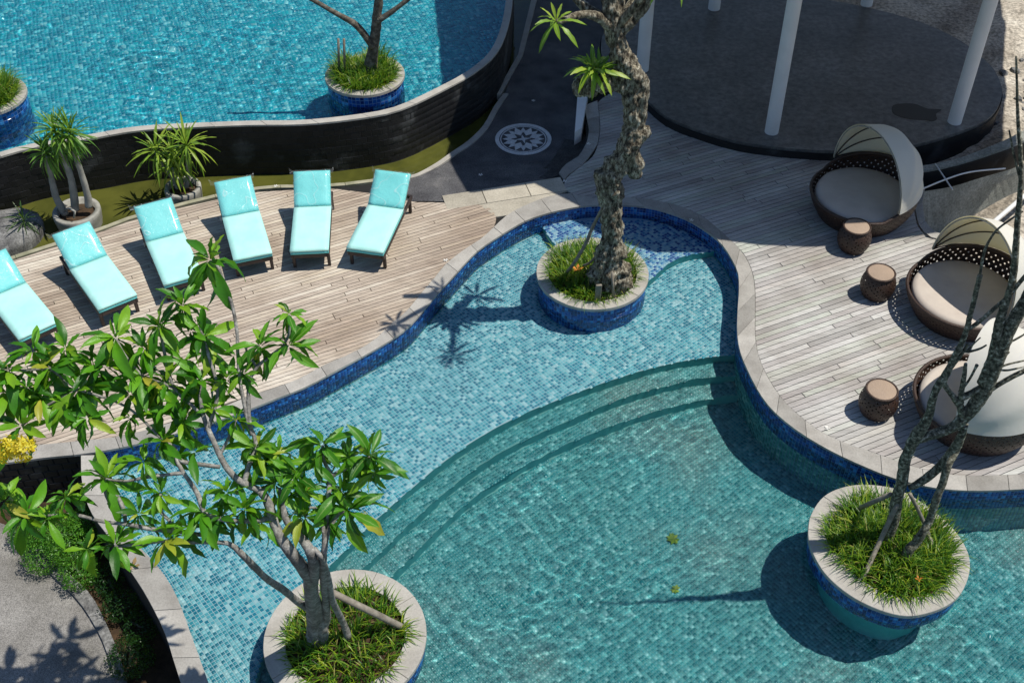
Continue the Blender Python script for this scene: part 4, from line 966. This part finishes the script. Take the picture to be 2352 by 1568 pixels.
ros = [(483,598,1.15,15),(420,703,.95,10),(365,750,1.0,12),(266,777,1.1,13),(180,894,1.15,13),(116,845,1.05,12),(327,863,1.1,14),(50,977,1.1,12),(20,850,1.0,10),(75,806,.75,8),(464,874,1.1,14),(467,772,1.05,13),(596,794,.95,11),(663,794,1.0,10),(664,722,.7,6),(376,1013,1.0,13),(243,1100,1.1,12),(60,1183,1.15,11),(153,1141,.75,8),(264,1252,1.0,12),(383,1239,.95,11),(369,1134,.75,8),(466,1176,1.0,13),(563,1169,1.0,13),(588,1030,.95,12),(542,964,.8,9),(741,1022,1.0,11),(849,1047,1.15,14),(679,1090,1.05,12),(632,1110,.95,11),(797,1172,1.1,14),(699,1186,1.0,12),(783,1130,.9,9),(520,870,.9,9),(400,930,.9,9),(150,800,.85,8),(215,845,.9,9),(300,905,.9,9),(20,905,1.0,9),(95,915,.8,7),(420,830,.9,8),(520,1130,.8,8),(610,1060,.8,8),(720,1060,.8,7),(860,1085,.8,6),(445,1040,.8,7),(200,960,.8,7),(10,1150,.8,7),(330,800,.8,7),(60,890,.9,8),(150,930,.8,7),(240,840,.9,8),(300,960,.8,7),(380,880,.9,8),(420,970,.85,8),(440,760,.8,7),(490,940,.8,7),(560,860,.7,6),(330,1060,.8,7),(320,1180,.75,7),(430,1215,.8,7),(510,1185,.8,8),(640,1040,.8,8),(700,1130,.8,8),(755,1200,.8,7),(600,1200,.8,7),(800,1050,.8,7),(110,1190,.8,7),(200,1260,.7,6)]
g = random.Random(5); rs = []
for (x, y, s, n_) in ros:
    ax = Vector((g.uniform(-.35,.35), g.uniform(-.6,.05), 1)); rs += rosette(AY(x, y, YL(y)), n_+9, g, s*1.15, ax, 1.15, .85)
place_leaves(lt, rs, 300)
def flower_head(parent, c, r, n, mat, seed, name='flower'):
    g = random.Random(seed); b = MB()
    for i in range(n):
        d = Vector((g.gauss(0,1), g.gauss(0,1), g.gauss(0,.8))).normalized(); p = c + d*r*g.uniform(.45, 1); s = r*g.uniform(.22, .36)
        for k in range(5):
            a = k*2*math.pi/5+g.random(); u = d.orthogonal().normalized(); v = d.cross(u); e = u*math.cos(a)+v*math.sin(a); e2 = u*math.cos(a+.6)+v*math.sin(a+.6)
            b.add([p, p+e*s+d*s*.3, p+(e+e2)*s*.62+d*s*.35, p+e2*s+d*s*.3], [(0,1,2,3)])
    return part(name, b, mat, parent)
flower_head(lt, AY(50,1030,YL(1026)-.35), .12, 80, M['flower'], 1, 'flower_cluster'); flower_head(lt, AY(12,1032,YL(1030)-.3), .12, 80, M['flower'], 2, 'flower_cluster')
flower_head(lt, AY(840,1183,YL(1183)), .05, 16, M['flower'], 3, 'flower_cluster'); flower_head(lt, AY(672,1240,YL(1240)), .04, 12, M['flower'], 4, 'flower_cluster')
rod('support_pole', [AY(757,1357,7.95), AY(840,1398,7.8), G(925,1440,.02)], .042, M['pole'], 'thick pale pole lying from the leafy trunk across the planter grass', 'pole', sides=12, bmp=.05)

# ------------------------------------------------------------------ bare tree, bottom right
bt = empty('bare_tree', (4.6, 9.2, .05), label='bare grey branching tree standing in the oval planter at right', cat='tree')
b = MB()
def bl_(nodes, Y=9.15, sides=12, bump=.14, sub=5):
    Q, Rr = limb([(n_[0], n_[1], n_[2], Y + (n_[3] if len(n_) > 3 else 0)) for n_ in nodes], sub); b.tube(Q, Rr, sides, bump=bump, bs=12)
bl_([(2028,1262,17),(2040,1225,15),(2053,1190,14),(2060,1145,14),(2071,1106,13),(2078,1060,13),(2090,1030,13),(2102,1004,14),(2122,975,12),(2135,948,10),(2144,910,9),(2153,888,9),(2165,872,10),(2180,845,8),(2194,815,7),(2208,790,7),(2220,757,6),(2226,740,6)])
bl_([(2220,757,6),(2228,725,6),(2236,695,6),(2243,665,6),(2248,645,6),(2251,632,6)]); bl_([(2250,640,3),(2256,600,3),(2266,565,3),(2288,530,2.5),(2320,505,2.5),(2350,485,2)])
bl_([(2222,757,5),(2250,738,5),(2280,712,5),(2320,676,5),(2349,640,5),(2385,600,4)])
bl_([(2104,1006,12),(2142,998,12),(2180,984,12),(2208,964,14),(2232,938,16),(2252,910,17),(2268,882,17),(2284,841,17),(2300,795,18),(2318,755,17),(2338,720,15),(2360,680,13),(2385,620,11)])
bl_([(2256,880,12),(2268,850,12),(2280,815,11),(2290,770,11),(2297,735,11),(2308,700,9),(2320,665,8),(2328,630,8),(2332,585,8),(2335,540,7),(2338,500,7),(2342,455,6),(2345,400,5),(2343,340,5),(2338,270,4),(2336,200,3),(2334,130,2.5)])
bl_([(2074,1290,13,-.3),(2088,1262,12,-.3),(2104,1245,11,-.28),(2123,1216,10,-.25),(2137,1188,9,-.2),(2151,1145,9,-.2),(2165,1108,9,-.15),(2177,1070,9,-.1),(2195,1035,9),(2210,1000,8),(2216,975,8)])
bl_([(2086,1118,7),(2105,1112,9),(2140,1088,10),(2171,1056,10),(2199,1016,9),(2214,984,8)])
bl_([(2164,872,7),(2175,892,6),(2190,912,7),(2204,930,9),(2212,950,10)]); bl_([(2206,925,8),(2210,890,6),(2216,855,5),(2218,835,4)])
bl_([(2206,915,8),(2235,900,8),(2262,885,8)]); bl_([(2260,905,7),(2290,885,6),(2325,865,6),(2380,838,6)])
bl_([(2282,850,3),(2310,838,2.5),(2352,828,2)]); bl_([(2284,848,3),(2315,850,2.5),(2352,842,2)]); bl_([(2284,842,3),(2302,825,2.5),(2318,808,2)])
bl_([(2215,808,3),(2232,806,3),(2252,800,2.5),(2266,792,2)]); bl_([(2222,806,2.5),(2236,790,2),(2252,775,1.5)]); bl_([(2185,843,5),(2202,822,4),(2220,796,4),(2224,790,5)])
bl_([(2204,900,4),(2224,875,3),(2238,850,3),(2244,838,4)]); bl_([(2310,790,3),(2335,778,2.5),(2365,760,2)]); bl_([(2345,420,3),(2330,360,2.5),(2318,300,2)])
part('trunk', b, M['bark_olive'], bt)
rod('support_stake', [G(1980,1331,.03), AY(2022,1240,8.95), AY(2062,1155,9.1)], .03, M['pole'], 'long grey stake propping the front of the bare tree', 'pole', sides=10)
rod('support_stake', [G(1962,1172,.03), AY(2046,1134,9.2)], .03, M['pole'], 'short stake propping the left side of the bare tree', 'pole', sides=10)
rod('support_stake', [G(2146,1262,.03), AY(2118,1190,9.25), AY(2090,1134,9.2)], .025, M['pole'], 'pale stake behind the bare tree trunk on the right', 'pole', sides=10)
# trunk with crown in the upper planter
ut = empty('young_tree', (uc.x+.1, uc.y+.05, .8), label='brown trunked young tree in the upper pool planter', cat='tree'); b = MB()
Q, Rr = limb([(853,178,17),(852,150,15),(856,120,13),(862,80,12),(866,40,11),(870,0,10),(872,-50,9)], 5, uc.y+.05); b.tube(Q, Rr, 12, bump=.12, bs=12)
Q, Rr = limb([(858,110,9),(820,60,8),(770,30,6),(700,-10,5),(640,-40,4)], 5, uc.y); b.tube(Q, Rr, 8, bump=.1)
Q, Rr = limb([(866,50,8),(910,20,6),(960,-20,5),(1000,-60,4)], 5, uc.y); b.tube(Q, Rr, 8, bump=.1)
part('trunk', b, M['bark_dark'], ut)
for i, (x, lab) in enumerate(((777,'outer'),(790,'inner'))):
    rod('support_stake', [G(x+2,172,.82), AY(x,90,uc.y-.1)], .022, M['pole'], f'{lab} of two thin grey stakes at the left edge of the upper planter', 'pole')

# ------------------------------------------------------------------ spiky plants in canal pots
def pot(px, py, r, label, zr=-.08):
    c = G(px, py, zr); e = empty('concrete_pot', (c.x, c.y, zr-.5), label=label, cat='pot'); b = MB()
    b.lathe([(r*.82, 0), (r*.95, .25), (r, .42), (r*1.0, .49), (r*.97, .5), (r*.80, .5), (r*.78, .40), (.001, .38)], 36); part('pot_body', b, M['pot'], e, False)
    b = MB(); b.lathe([(r*.78, .40), (.001, .42)], 24); part('soil', b, M['soil'], e, False); return c
pa = pot(175, 482, .40, 'wide grey concrete pot with three thin trunks in the canal'); pb = pot(419, 428, .32, 'smaller grey concrete pot with a low spiky plant in the canal')
sm_ = [leaf_mesh('leaf', .42, .034, dr, .25, M['strap'], s, 8, 1) for s, dr in enumerate((.4, .8, 1.3, 1.8))]; sa_ = [mesh_arrays(m) for m in sm_]
sl_ = [leaf_mesh('leaf', .50, .040, dr, .25, M['strap_lime'], s+9, 8, 1) for s, dr in enumerate((.4, .8, 1.3, 1.8))]; sla_ = [mesh_arrays(m) for m in sl_]
def head(c, n, g, s=1.0):
    out = []; off = g.uniform(0, 6)
    for i in range(n):
        a = off+i*2.39996; f = i/(n-1); el = R(80)-f*R(125)+g.uniform(-.2,.2); d = Vector((math.cos(a)*math.cos(el), math.sin(a)*math.cos(el), math.sin(el)))
        out.append((min(3, int(f*3.2+g.random()*.9)), frame(Vector(c)+Vector((0,0,.06*(1-f))), d, g.uniform(-.3,.3), s*g.uniform(.8,1.15))))
    return out
pl = empty('spiky_plant', (pa.x, pa.y, -.17), label='three stemmed spiky palm like plant in the wide grey pot', cat='plant'); b = MB(); Ya = pa.y
for nodes in ([(150,492,9),(130,455,8),(120,418,7),(112,375,6),(110,358,6)], [(173,482,9),(170,450,9),(163,410,8),(150,372,7),(140,345,6),(130,315,6)], [(204,474,9),(200,445,8),(188,402,7),(176,365,7),(168,335,6),(163,318,6)]):
    Q, Rr = limb(nodes, 5, Ya); b.tube(Q, Rr, 10, bump=.1, bs=20)
b.tube([G(146,482,-.12), G(160,478,.1), G(172,486,.12), G(170,500,-.05)], .02, 6)
part('trunk', b, M['pot'], pl); g = random.Random(11); rs = []
for (x, y, n_, s) in ((110,358,60,1.0),(128,308,64,1.05),(163,312,64,1.05),(145,330,34,.95)): rs += head(AY(x, y, Ya), n_, g, s)
place_leaves(pl, rs, 300, 'leaf', sm_, sa_, M['strap'])
pl = empty('spiky_plant', (pb.x, pb.y, -.17), label='low bright green spiky plant with drooping leaves in the smaller pot', cat='plant'); b = MB(); Yb = pb.y
for nodes in ([(408,432,6),(402,410,5),(398,385,5)], [(428,430,6),(432,400,5),(431,360,5),(430,340,4)], [(415,432,5),(390,400,5),(368,372,4),(360,352,4)]):
    Q, Rr = limb(nodes, 4, Yb); b.tube(Q, Rr, 8, bump=.08)
part('trunk', b, M['pot'], pl); rs = []
for (x, y, n_, s) in ((400,385,36,1.0),(430,340,44,1.05),(360,352,40,1.0),(395,350,24,.9)): rs += head(AY(x, y, Yb), n_, g, s)
place_leaves(pl, rs, 300, 'leaf', sl_, sla_, M['strap_lime'])
# stone island with a dark tuft at the left
c = G(12, 520, -.15); b = MB(); b.lathe([(.55,-.5),(.58,-.1),(.55,.0),(.45,.04),(.001,.08)], 32, (c.x, c.y, c.z))
b.v = [(v[0]+.05*noise.noise(Vector(v)*3), v[1]+.05*noise.noise(Vector(v)*3+Vector((9,0,0))), v[2]+.05*noise.noise(Vector(v)*4)) for v in b.v]
isl = link('stone_island', b.mesh('stone_island', M['boulder'], tuple(c)), None, c); tag(isl, 'rounded grey rock rising from the canal at the left edge', 'rock')
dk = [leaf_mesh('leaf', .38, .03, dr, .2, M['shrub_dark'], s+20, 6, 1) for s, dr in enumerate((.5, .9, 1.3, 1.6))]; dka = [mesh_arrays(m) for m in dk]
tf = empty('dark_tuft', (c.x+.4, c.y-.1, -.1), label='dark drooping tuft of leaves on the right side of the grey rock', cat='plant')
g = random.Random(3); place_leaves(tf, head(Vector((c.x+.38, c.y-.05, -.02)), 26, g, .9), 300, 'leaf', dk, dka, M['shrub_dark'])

# ------------------------------------------------------------------ shrubs and ground cover
def cloud(name, blobs, n, size, mat, label, cat, seed, kind=None, parent=None):
    g = np.random.default_rng(seed); tot = sum(b_[1]*b_[2]*b_[3] for b_ in blobs); Vs = []
    for (c, rx, ry, rz) in blobs:
        m = int(n*rx*ry*rz/tot); d = g.normal(size=(m,3)); d /= np.linalg.norm(d, axis=1)[:,None]
        r = g.uniform(.55, 1.0, m)**.6; lump = 1+.22*np.array([noise.noise(Vector(v)*2.5+Vector((seed,0,0))) for v in d*1.3])
        P = np.array(c) + d*np.array((rx, ry, rz))*(r*lump)[:,None]
        nrm = d + g.normal(scale=.6, size=(m,3)); nrm /= np.linalg.norm(nrm, axis=1)[:,None]
        u = np.cross(nrm, g.normal(size=(m,3))); u /= np.linalg.norm(u, axis=1)[:,None]; v = np.cross(nrm, u); s = size*g.uniform(.6, 1.4, m)[:,None]
        Vs.append(np.stack([P-u*s, P+v*s*.42+nrm*s*.15, P+u*s, P-v*s*.42+nrm*s*.15], 1))
    V = np.concatenate(Vs); V = V[V[:,:,2].mean(1) > -1.3]; m = len(V); Fc = np.arange(m*4).reshape(-1,4)
    if parent is not None:
        return link(name, npmesh(name, V.reshape(-1,3) - np.array(parent.location), Fc, mat), parent)
    return tag(link(name, npmesh(name, V.reshape(-1,3), Fc, mat)), label, cat, kind=kind)
def shrub(blobs, n, size, mat, label, seed, name='shrub'):
    c = Vector(blobs[0][0]); e = empty(name, (c.x, c.y, -.9), label=label, cat='shrub'); cloud('foliage', blobs, n, size, mat, None, None, seed, parent=e)
    b = MB()
    for (p, rx, ry, rz) in blobs: b.tube([Vector((p[0]*.4+c.x*.6, p[1]*.4+c.y*.6, -.92)), Vector(p)], [.02, .01], 6)
    part('stem', b, M['bark_dark'], e); return e
def gb(x, y, z, rx, ry, rz): return (tuple(G(x, y, z)), rx, ry, rz)
shrub([gb(110,1215,-.55,.36,.32,.30), gb(160,1250,-.55,.32,.34,.30), gb(100,1275,-.62,.30,.28,.24), gb(180,1310,-.62,.27,.30,.24), gb(200,1205,-.62,.25,.28,.26), (tuple(G(60,1225,-.68)), .25, .25, .2)], 16000, .016, M['shrub'], 'rounded bright green shrub beside the grey garden path', 1)
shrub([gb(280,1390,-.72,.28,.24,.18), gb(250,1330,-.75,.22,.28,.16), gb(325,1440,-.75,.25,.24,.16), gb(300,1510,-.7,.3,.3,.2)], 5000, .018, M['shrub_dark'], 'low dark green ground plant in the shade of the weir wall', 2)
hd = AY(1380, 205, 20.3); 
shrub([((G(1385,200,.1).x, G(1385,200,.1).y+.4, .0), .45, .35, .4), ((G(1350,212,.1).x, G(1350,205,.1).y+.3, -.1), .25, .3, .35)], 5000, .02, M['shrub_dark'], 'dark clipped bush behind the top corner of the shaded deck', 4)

# ------------------------------------------------------------------ sun loungers
def cushion(L, Wd, T, M_=None, nx=14, ny=7, seed=0, amp=.004):
    b = MB(); V = []; Fc = []
    def sq(u, e=.12):
        return u
    for side in (1, -1):
        for i in range(nx+1):
            for j in range(ny+1):
                u = i/nx*2-1; v = j/ny*2-1; ed = (1-abs(u)**10)*(1-abs(v)**10); z = T/2*side*(.62+.38*ed**.6) if ed > 0 else T/2*side*.62
                x = u*L/2*(1-.006*(1-ed)); y = v*Wd/2
                z += amp*noise.noise(Vector((x*5+seed, y*5, side)))
                V.append((x, y, z))
    K = (nx+1)*(ny+1)
    for i in range(nx):
        for j in range(ny):
            a = i*(ny+1)+j; Fc.append((a, a+ny+1, a+ny+2, a+1)); Fc.append((K+a, K+a+1, K+a+ny+2, K+a+ny+1))
    rim = [i*(ny+1) for i in range(nx+1)] + [nx*(ny+1)+j for j in range(1, ny+1)] + [i*(ny+1)+ny for i in range(nx-1, -1, -1)] + [j for j in range(ny-1, 0, -1)]
    for a, c_ in zip(rim, rim[1:]+rim[:1]): Fc.append((a, K+a, K+c_, c_))
    if M_: V = [M_ @ Vector(v) for v in V]
    b.add(V, Fc, True); return b
BA = R(33)
def make_lounger():
    t = empty('sun_lounger'); fm = M['darkframe']
    b = MB()                                   # local x: foot (0) to head; width along y
    for s in (-1, 1): b.rbox((-.01, s*.285-.018, .24), (1.68, s*.285+.018, .31), .006)
    b.rbox((-.01, -.267, .24), (.03, .267, .31), .006); b.rbox((1.64, -.267, .24), (1.68, .267, .31), .006); b.rbox((1.10, -.267, .25), (1.14, .267, .30), .006)
    part('frame', b, fm, t, False)
    for x in (.06, 1.56):
        for s in (-1, 1):
            b = MB(); b.rbox((x, s*.275-.025, 0), (x+.05, s*.275+.025, .245), .005); part('leg', b, fm, t, False)
    for k in range(12):
        b = MB(); b.box((.05+k*.088, -.26, .295), (.05+k*.088+.06, .26, .312)); part('slat', b, fm, t, False)
    Mb = Matrix.Translation((1.15, 0, .315)) @ Matrix.Rotation(-BA, 4, 'Y')
    b = MB()
    for s in (-1, 1): b.box((0, s*.25-.02, -.02), (.62, s*.25+.02, .012), Mb)
    for k in range(6): b.box((.04+k*.095, -.23, -.01), (.04+k*.095+.06, .23, .008), Mb)
    b.tube([Mb @ Vector((.4, -.2, -.02)), Vector((1.55, -.2, .26))], .012, 6); b.tube([Mb @ Vector((.4, .2, -.02)), Vector((1.55, .2, .26))], .012, 6)
    part('backrest_frame', b, fm, t, False)
    b = cushion(1.17, .60, .050, Matrix.Translation((.565, 0, .338))); part('seat_base_cushion', b, M['aqua_shaded'], t, False)
    b = cushion(1.18, .61, .055, Matrix.Translation((.565, 0, .390)), seed=2); part('seat_cushion', b, M['aqua'], t, False)
    b = cushion(.62, .60, .100, Mb @ Matrix.Translation((.35, 0, .068)), seed=4); part('back_cushion', b, M['aqua_shaded'], t, False)
    b = cushion(.655, .628, .116, Mb @ Matrix.Translation((.352, 0, .070)), 26, 18, 9, .016)
    for cx, cy, dx, dy in ((.67,-.31,.06,-.05),(.67,.31,.07,.07),(.04,-.31,-.01,-.035),(.04,.31,0,.035)):   # loose corners of the wrapping
        q = [Vector((cx-.05, cy, .075)), Vector((cx, cy, .08)), Vector((cx+dx, cy+dy, .07)), Vector((cx-.06+dx*.3, cy+dy*.8, .06))]
        b.add([Mb @ v for v in q], [(0,1,2,3)])
    part('plastic_wrap', b, M['film'], t, False)
    return t
lg = make_lounger(); first = True
spots = [((-6.93,12.69),130,'turquoise lounger cut off by the left edge of the photo'),((-5.93,13.32),126,'plastic wrapped turquoise lounger second from the left, right of the cut off one'),((-5.05,13.85),116,'turquoise lounger third from the left, lower end hidden by the leafy tree'),((-4.07,14.41),108.8,'turquoise lounger fourth from the left behind the topmost leaf cluster'),((-3.2,14.56),94.4,'turquoise lounger standing nearly straight, second from the right end'),((-2.32,14.57),78,'turquoise lounger at the right end of the row, turned the other way')]
for (x, y), a, lab in spots:
    o = lg if first else copy_tree(lg); first = False
    o.location = (x, y, .002); o.rotation_euler = (0, 0, R(a)); tag(o, lab, 'sun lounger', 'sun loungers in a fan on the timber deck')

# ------------------------------------------------------------------ daybeds
def weave(prof, n, rows, hole, mb, phase=0, a0=0, a1=2*math.pi, top=None, skip=1.0, seed=0):
    """basket wall with real diamond holes; prof(t)->(r,z) ; top(a) scales height"""
    g = random.Random(seed); V = []; Fc = []; closed = abs(a1-a0-2*math.pi) < 1e-6
    def P(i, t):
        a = a0+(a1-a0)*i/n; r, z = prof(t, a); return Vector((r*math.cos(a), r*math.sin(a), z))
    for j in range(rows):
        for i in range(n):
            c = [P(i, j/rows), P(i+1, j/rows), P(i+1, (j+1)/rows), P(i, (j+1)/rows)]
            if (i+j) % 2 == 0 and 0 < j < rows-1 and g.random() < skip:
                ce = sum(c, Vector())/4; mids = [(c[k]+c[(k+1)%4])/2 for k in range(4)]
                inn = [ce + (m-ce)*hole for m in mids]
                o = len(V); V += c + inn
                for k in range(4): Fc += [(o+k, o+(k+1)%4, o+4+k), (o+(k+1)%4, o+4+(k+1)%4, o+4+k)]
            else:
                o = len(V); V += c; Fc.append((o, o+1, o+2, o+3))
    mb.add(V, Fc)
def make_daybed(rz_canopy, phi1=92, phi0=8):
    t = empty('daybed')
    def prof(tt, a):                           # bulging bowl, higher at the back
        da = abs((a - rz_canopy + math.pi) % (2*math.pi) - math.pi); up = max(0, math.cos(min(math.pi/2, max(0, da-.15)*.95)))**.7
        ztop = .40 + .30*up; z = .02 + (ztop-.02)*tt; k = z/.40
        r = .70 + .19*math.sin(min(1, k*.8)*math.pi/2) - max(0, k-1)*.06
        return r, z
    b = MB(); weave(prof, 96, 10, .58, b, seed=1)
    def prof2(tt, a): r, z = prof(tt, a); return r-.035, z
    part('basket_wall', b, M['wicker'], t, False)
    b = MB(); Q = []
    for k in range(97):
        a = 2*math.pi*k/96; r, z = prof(1, a); Q.append(Vector(((r-.017)*math.cos(a), (r-.017)*math.sin(a), z)))
    b.tube(Q, .026, 8, cap=False); part('top_rim', b, M['wicker'], t, False)
    b = MB(); b.lathe([(.70,.0),(.72,.05),(.001,.05)], 48); part('base', b, M['wicker'], t, False)
    b = MB(); pr = [(.70,.20),(.775,.26),(.79,.33),(.765,.385),(.70,.405),(.45,.412),(.001,.415)]; b.lathe(pr, 56)
    b.v = [(v[0], v[1], v[2] + .010*noise.noise(Vector((v[0]*3, v[1]*3, 1)))) for v in b.v]; part('mattress', b, M['taupe'], t, False)
    # canopy: hoops turning about a horizontal axis through both pivots
    out = Vector((math.cos(rz_canopy), math.sin(rz_canopy), 0)); ax = Vector((-out.y, out.x, 0)); pz = .56; Rc = .90; Hc = 1.06
    def cp(u, f, gr=0):
        r_ = (Hc*math.sin(f)**2 + (Rc+.02)*math.cos(f)**2 + gr); 
        return Vector((0,0,pz)) + ax*math.cos(u)*(Rc+gr) + (out*math.cos(f) + Vector((0,0,1))*math.sin(f))*math.sin(u)*r_
    f0, f1 = R(phi0), R(phi1); nf, nu = 14, 36; V = []; Fc = []
    for s_, gr in ((0, 0), (1, .008)):
        for i in range(nf+1):
            for j in range(nu+1):
                f = f0+(f1-f0)*i/nf; sag = -.035*math.sin(math.pi*((i/nf*3) % 1))*math.sin(math.pi*j/nu) if 0 < i < nf else 0
                V.append(cp(math.pi*j/nu, f, gr+sag))
    K = (nf+1)*(nu+1)
    for i in range(nf):
        for j in range(nu):
            a = i*(nu+1)+j; Fc += [(a, a+1, a+nu+2, a+nu+1), (K+a, K+a+nu+1, K+a+nu+2, K+a+1)]
    b = MB(); b.add(V, Fc, True); part('canopy', b, M['canopy'], t, False)
    for i in range(4):
        f = f0+(f1-f0)*i/3; b = MB(); b.tube([cp(math.pi*j/28, f, -.02) for j in range(29)], .011, 6); part('canopy_rib', b, M['pot'] if i == 3 else M['darkframe'], t, False)
    return t
d1 = make_daybed(R(24)); d1.location = (5.88, 16.08, .002); tag(d1, 'round wicker daybed fully in shade beside the pavilion floor', 'daybed', 'round wicker daybeds with cream canopies')
d2 = make_daybed(R(22), 84); d2.location = (6.88, 13.55, .002); tag(d2, 'round wicker daybed with a half sunlit mattress at the right edge', 'daybed', 'round wicker daybeds with cream canopies')
d3 = make_daybed(R(-38), 105); d3.location = (6.42, 11.28, .002); tag(d3, 'round wicker daybed behind bare branches with its canopy back to the camera', 'daybed', 'round wicker daybeds with cream canopies')

# ------------------------------------------------------------------ drum side tables
def make_drum(seed):
    t = empty('side_table')
    def prof(tt, a): z = .01+.42*tt; return .185+.085*math.sin(math.pi*min(1, tt*.92+.06))**.8, z
    b = MB(); weave(prof, 38, 11, .66, b, seed=seed, skip=.75); part('woven_body', b, M['wicker'], t, False)
    b = MB(); b.tube([Vector((.212*math.cos(2*math.pi*k/40), .212*math.sin(2*math.pi*k/40), .435)) for k in range(41)], .017, 8, cap=False); part('rim', b, M['wicker'], t, False)
    b = MB(); b.lathe([(.20,.425),(.20,.440),(.19,.444),(.001,.445)], 36); part('table_top', b, M['tan'], t, False)
    b = MB(); b.lathe([(.18,.0),(.185,.02),(.001,.02)], 30); part('base', b, M['wicker'], t, False)
    return t
for i, ((x, y), lab) in enumerate((((5.56,15.11), 'brown woven drum table standing against the shaded daybed'), ((5.68,13.95), 'brown woven drum table in the sun between the two upper daybeds'), ((5.11,11.42), 'brown woven drum table nearest the pool, beside the bare branches'))):
    o = make_drum(i); o.location = (x, y, .002); o.rotation_euler = (0,0,i*.7); tag(o, lab, 'side table', 'woven drum side tables on the right deck')

# ------------------------------------------------------------------ small things
def petals(name, p, s, mat, label, cat, group=None, seed=0, n=5, flat=.25):
    g = random.Random(seed); b = MB()
    for k in range(n):
        a = k*2*math.pi/n+g.uniform(-.3,.3); e = Vector((math.cos(a), math.sin(a), flat)); f = Vector((-e.y, e.x, 0))
        b.add([Vector((0,0,.002)), e*s*.6-f*s*.25, e*s, e*s*.6+f*s*.25], [(0,1,2,3)])
    o = link(name, b.mesh(name, mat), None, p); return tag(o, label, cat, group)
fl = [(1225,232,-.28,'white blossom fallen on the dark path above the compass'),(1352,331,.01,'white blossom fallen at the edge of the shaded deck near the steps'),(1297,417,.01,'white blossom lying at the rounded tip of the shaded deck'),(1588,506,.01,'white blossom fallen on the deck edge above the pool curve'),(1104,402,-.1,'white blossom lying on the lower dark path near the paving'),(365,470,.01,'white blossom fallen between the middle loungers'),(634,428,.01,'white blossom lying by the canal kerb behind the loungers'),(1024,598,.01,'white blossom lying on the brown deck beside the pool coping'),(1900,983,.01,'white blossom on the pale deck by the lower coping')]
for i, (x, y, z, lab) in enumerate(fl): petals('fallen_flower', G(x, y, z), .045, M['flower_white'], lab, 'flower', 'fallen white blossoms', i)
def floorleaf(px, py, s, mat, label, n, seed):
    p = GW(px, py, Z3+.02, ZW); o = petals('sunken_leaf', p, s, mat, label, 'leaf', None, seed, n, .1); recv(o)
floorleaf(1546, 1236, .10, M['strap_lime'], 'yellow green leaf cluster lying on the deep pool floor', 9, 1)
floorleaf(1551, 1352, .07, M['strap_lime'], 'small round green leaf cluster lower on the deep pool floor', 8, 2)
petals('dry_leaf', G(305, 1300, .015), .11, M['dry'], 'curled tan dry leaf lying on the weir wall cap', 'leaf', None, 4, 4, .5)
petals('dry_leaf', G(1326, 620, .22), .10, M['orange'], 'orange dry leaf among grass left of the gnarled trunk', 'leaf', None, 5, 5, .5)
petals('dry_leaf', G(2110, 1330, .2), .05, M['orange'], 'bright orange petal in the oval planter grass', 'leaf', None, 6, 4, .5)
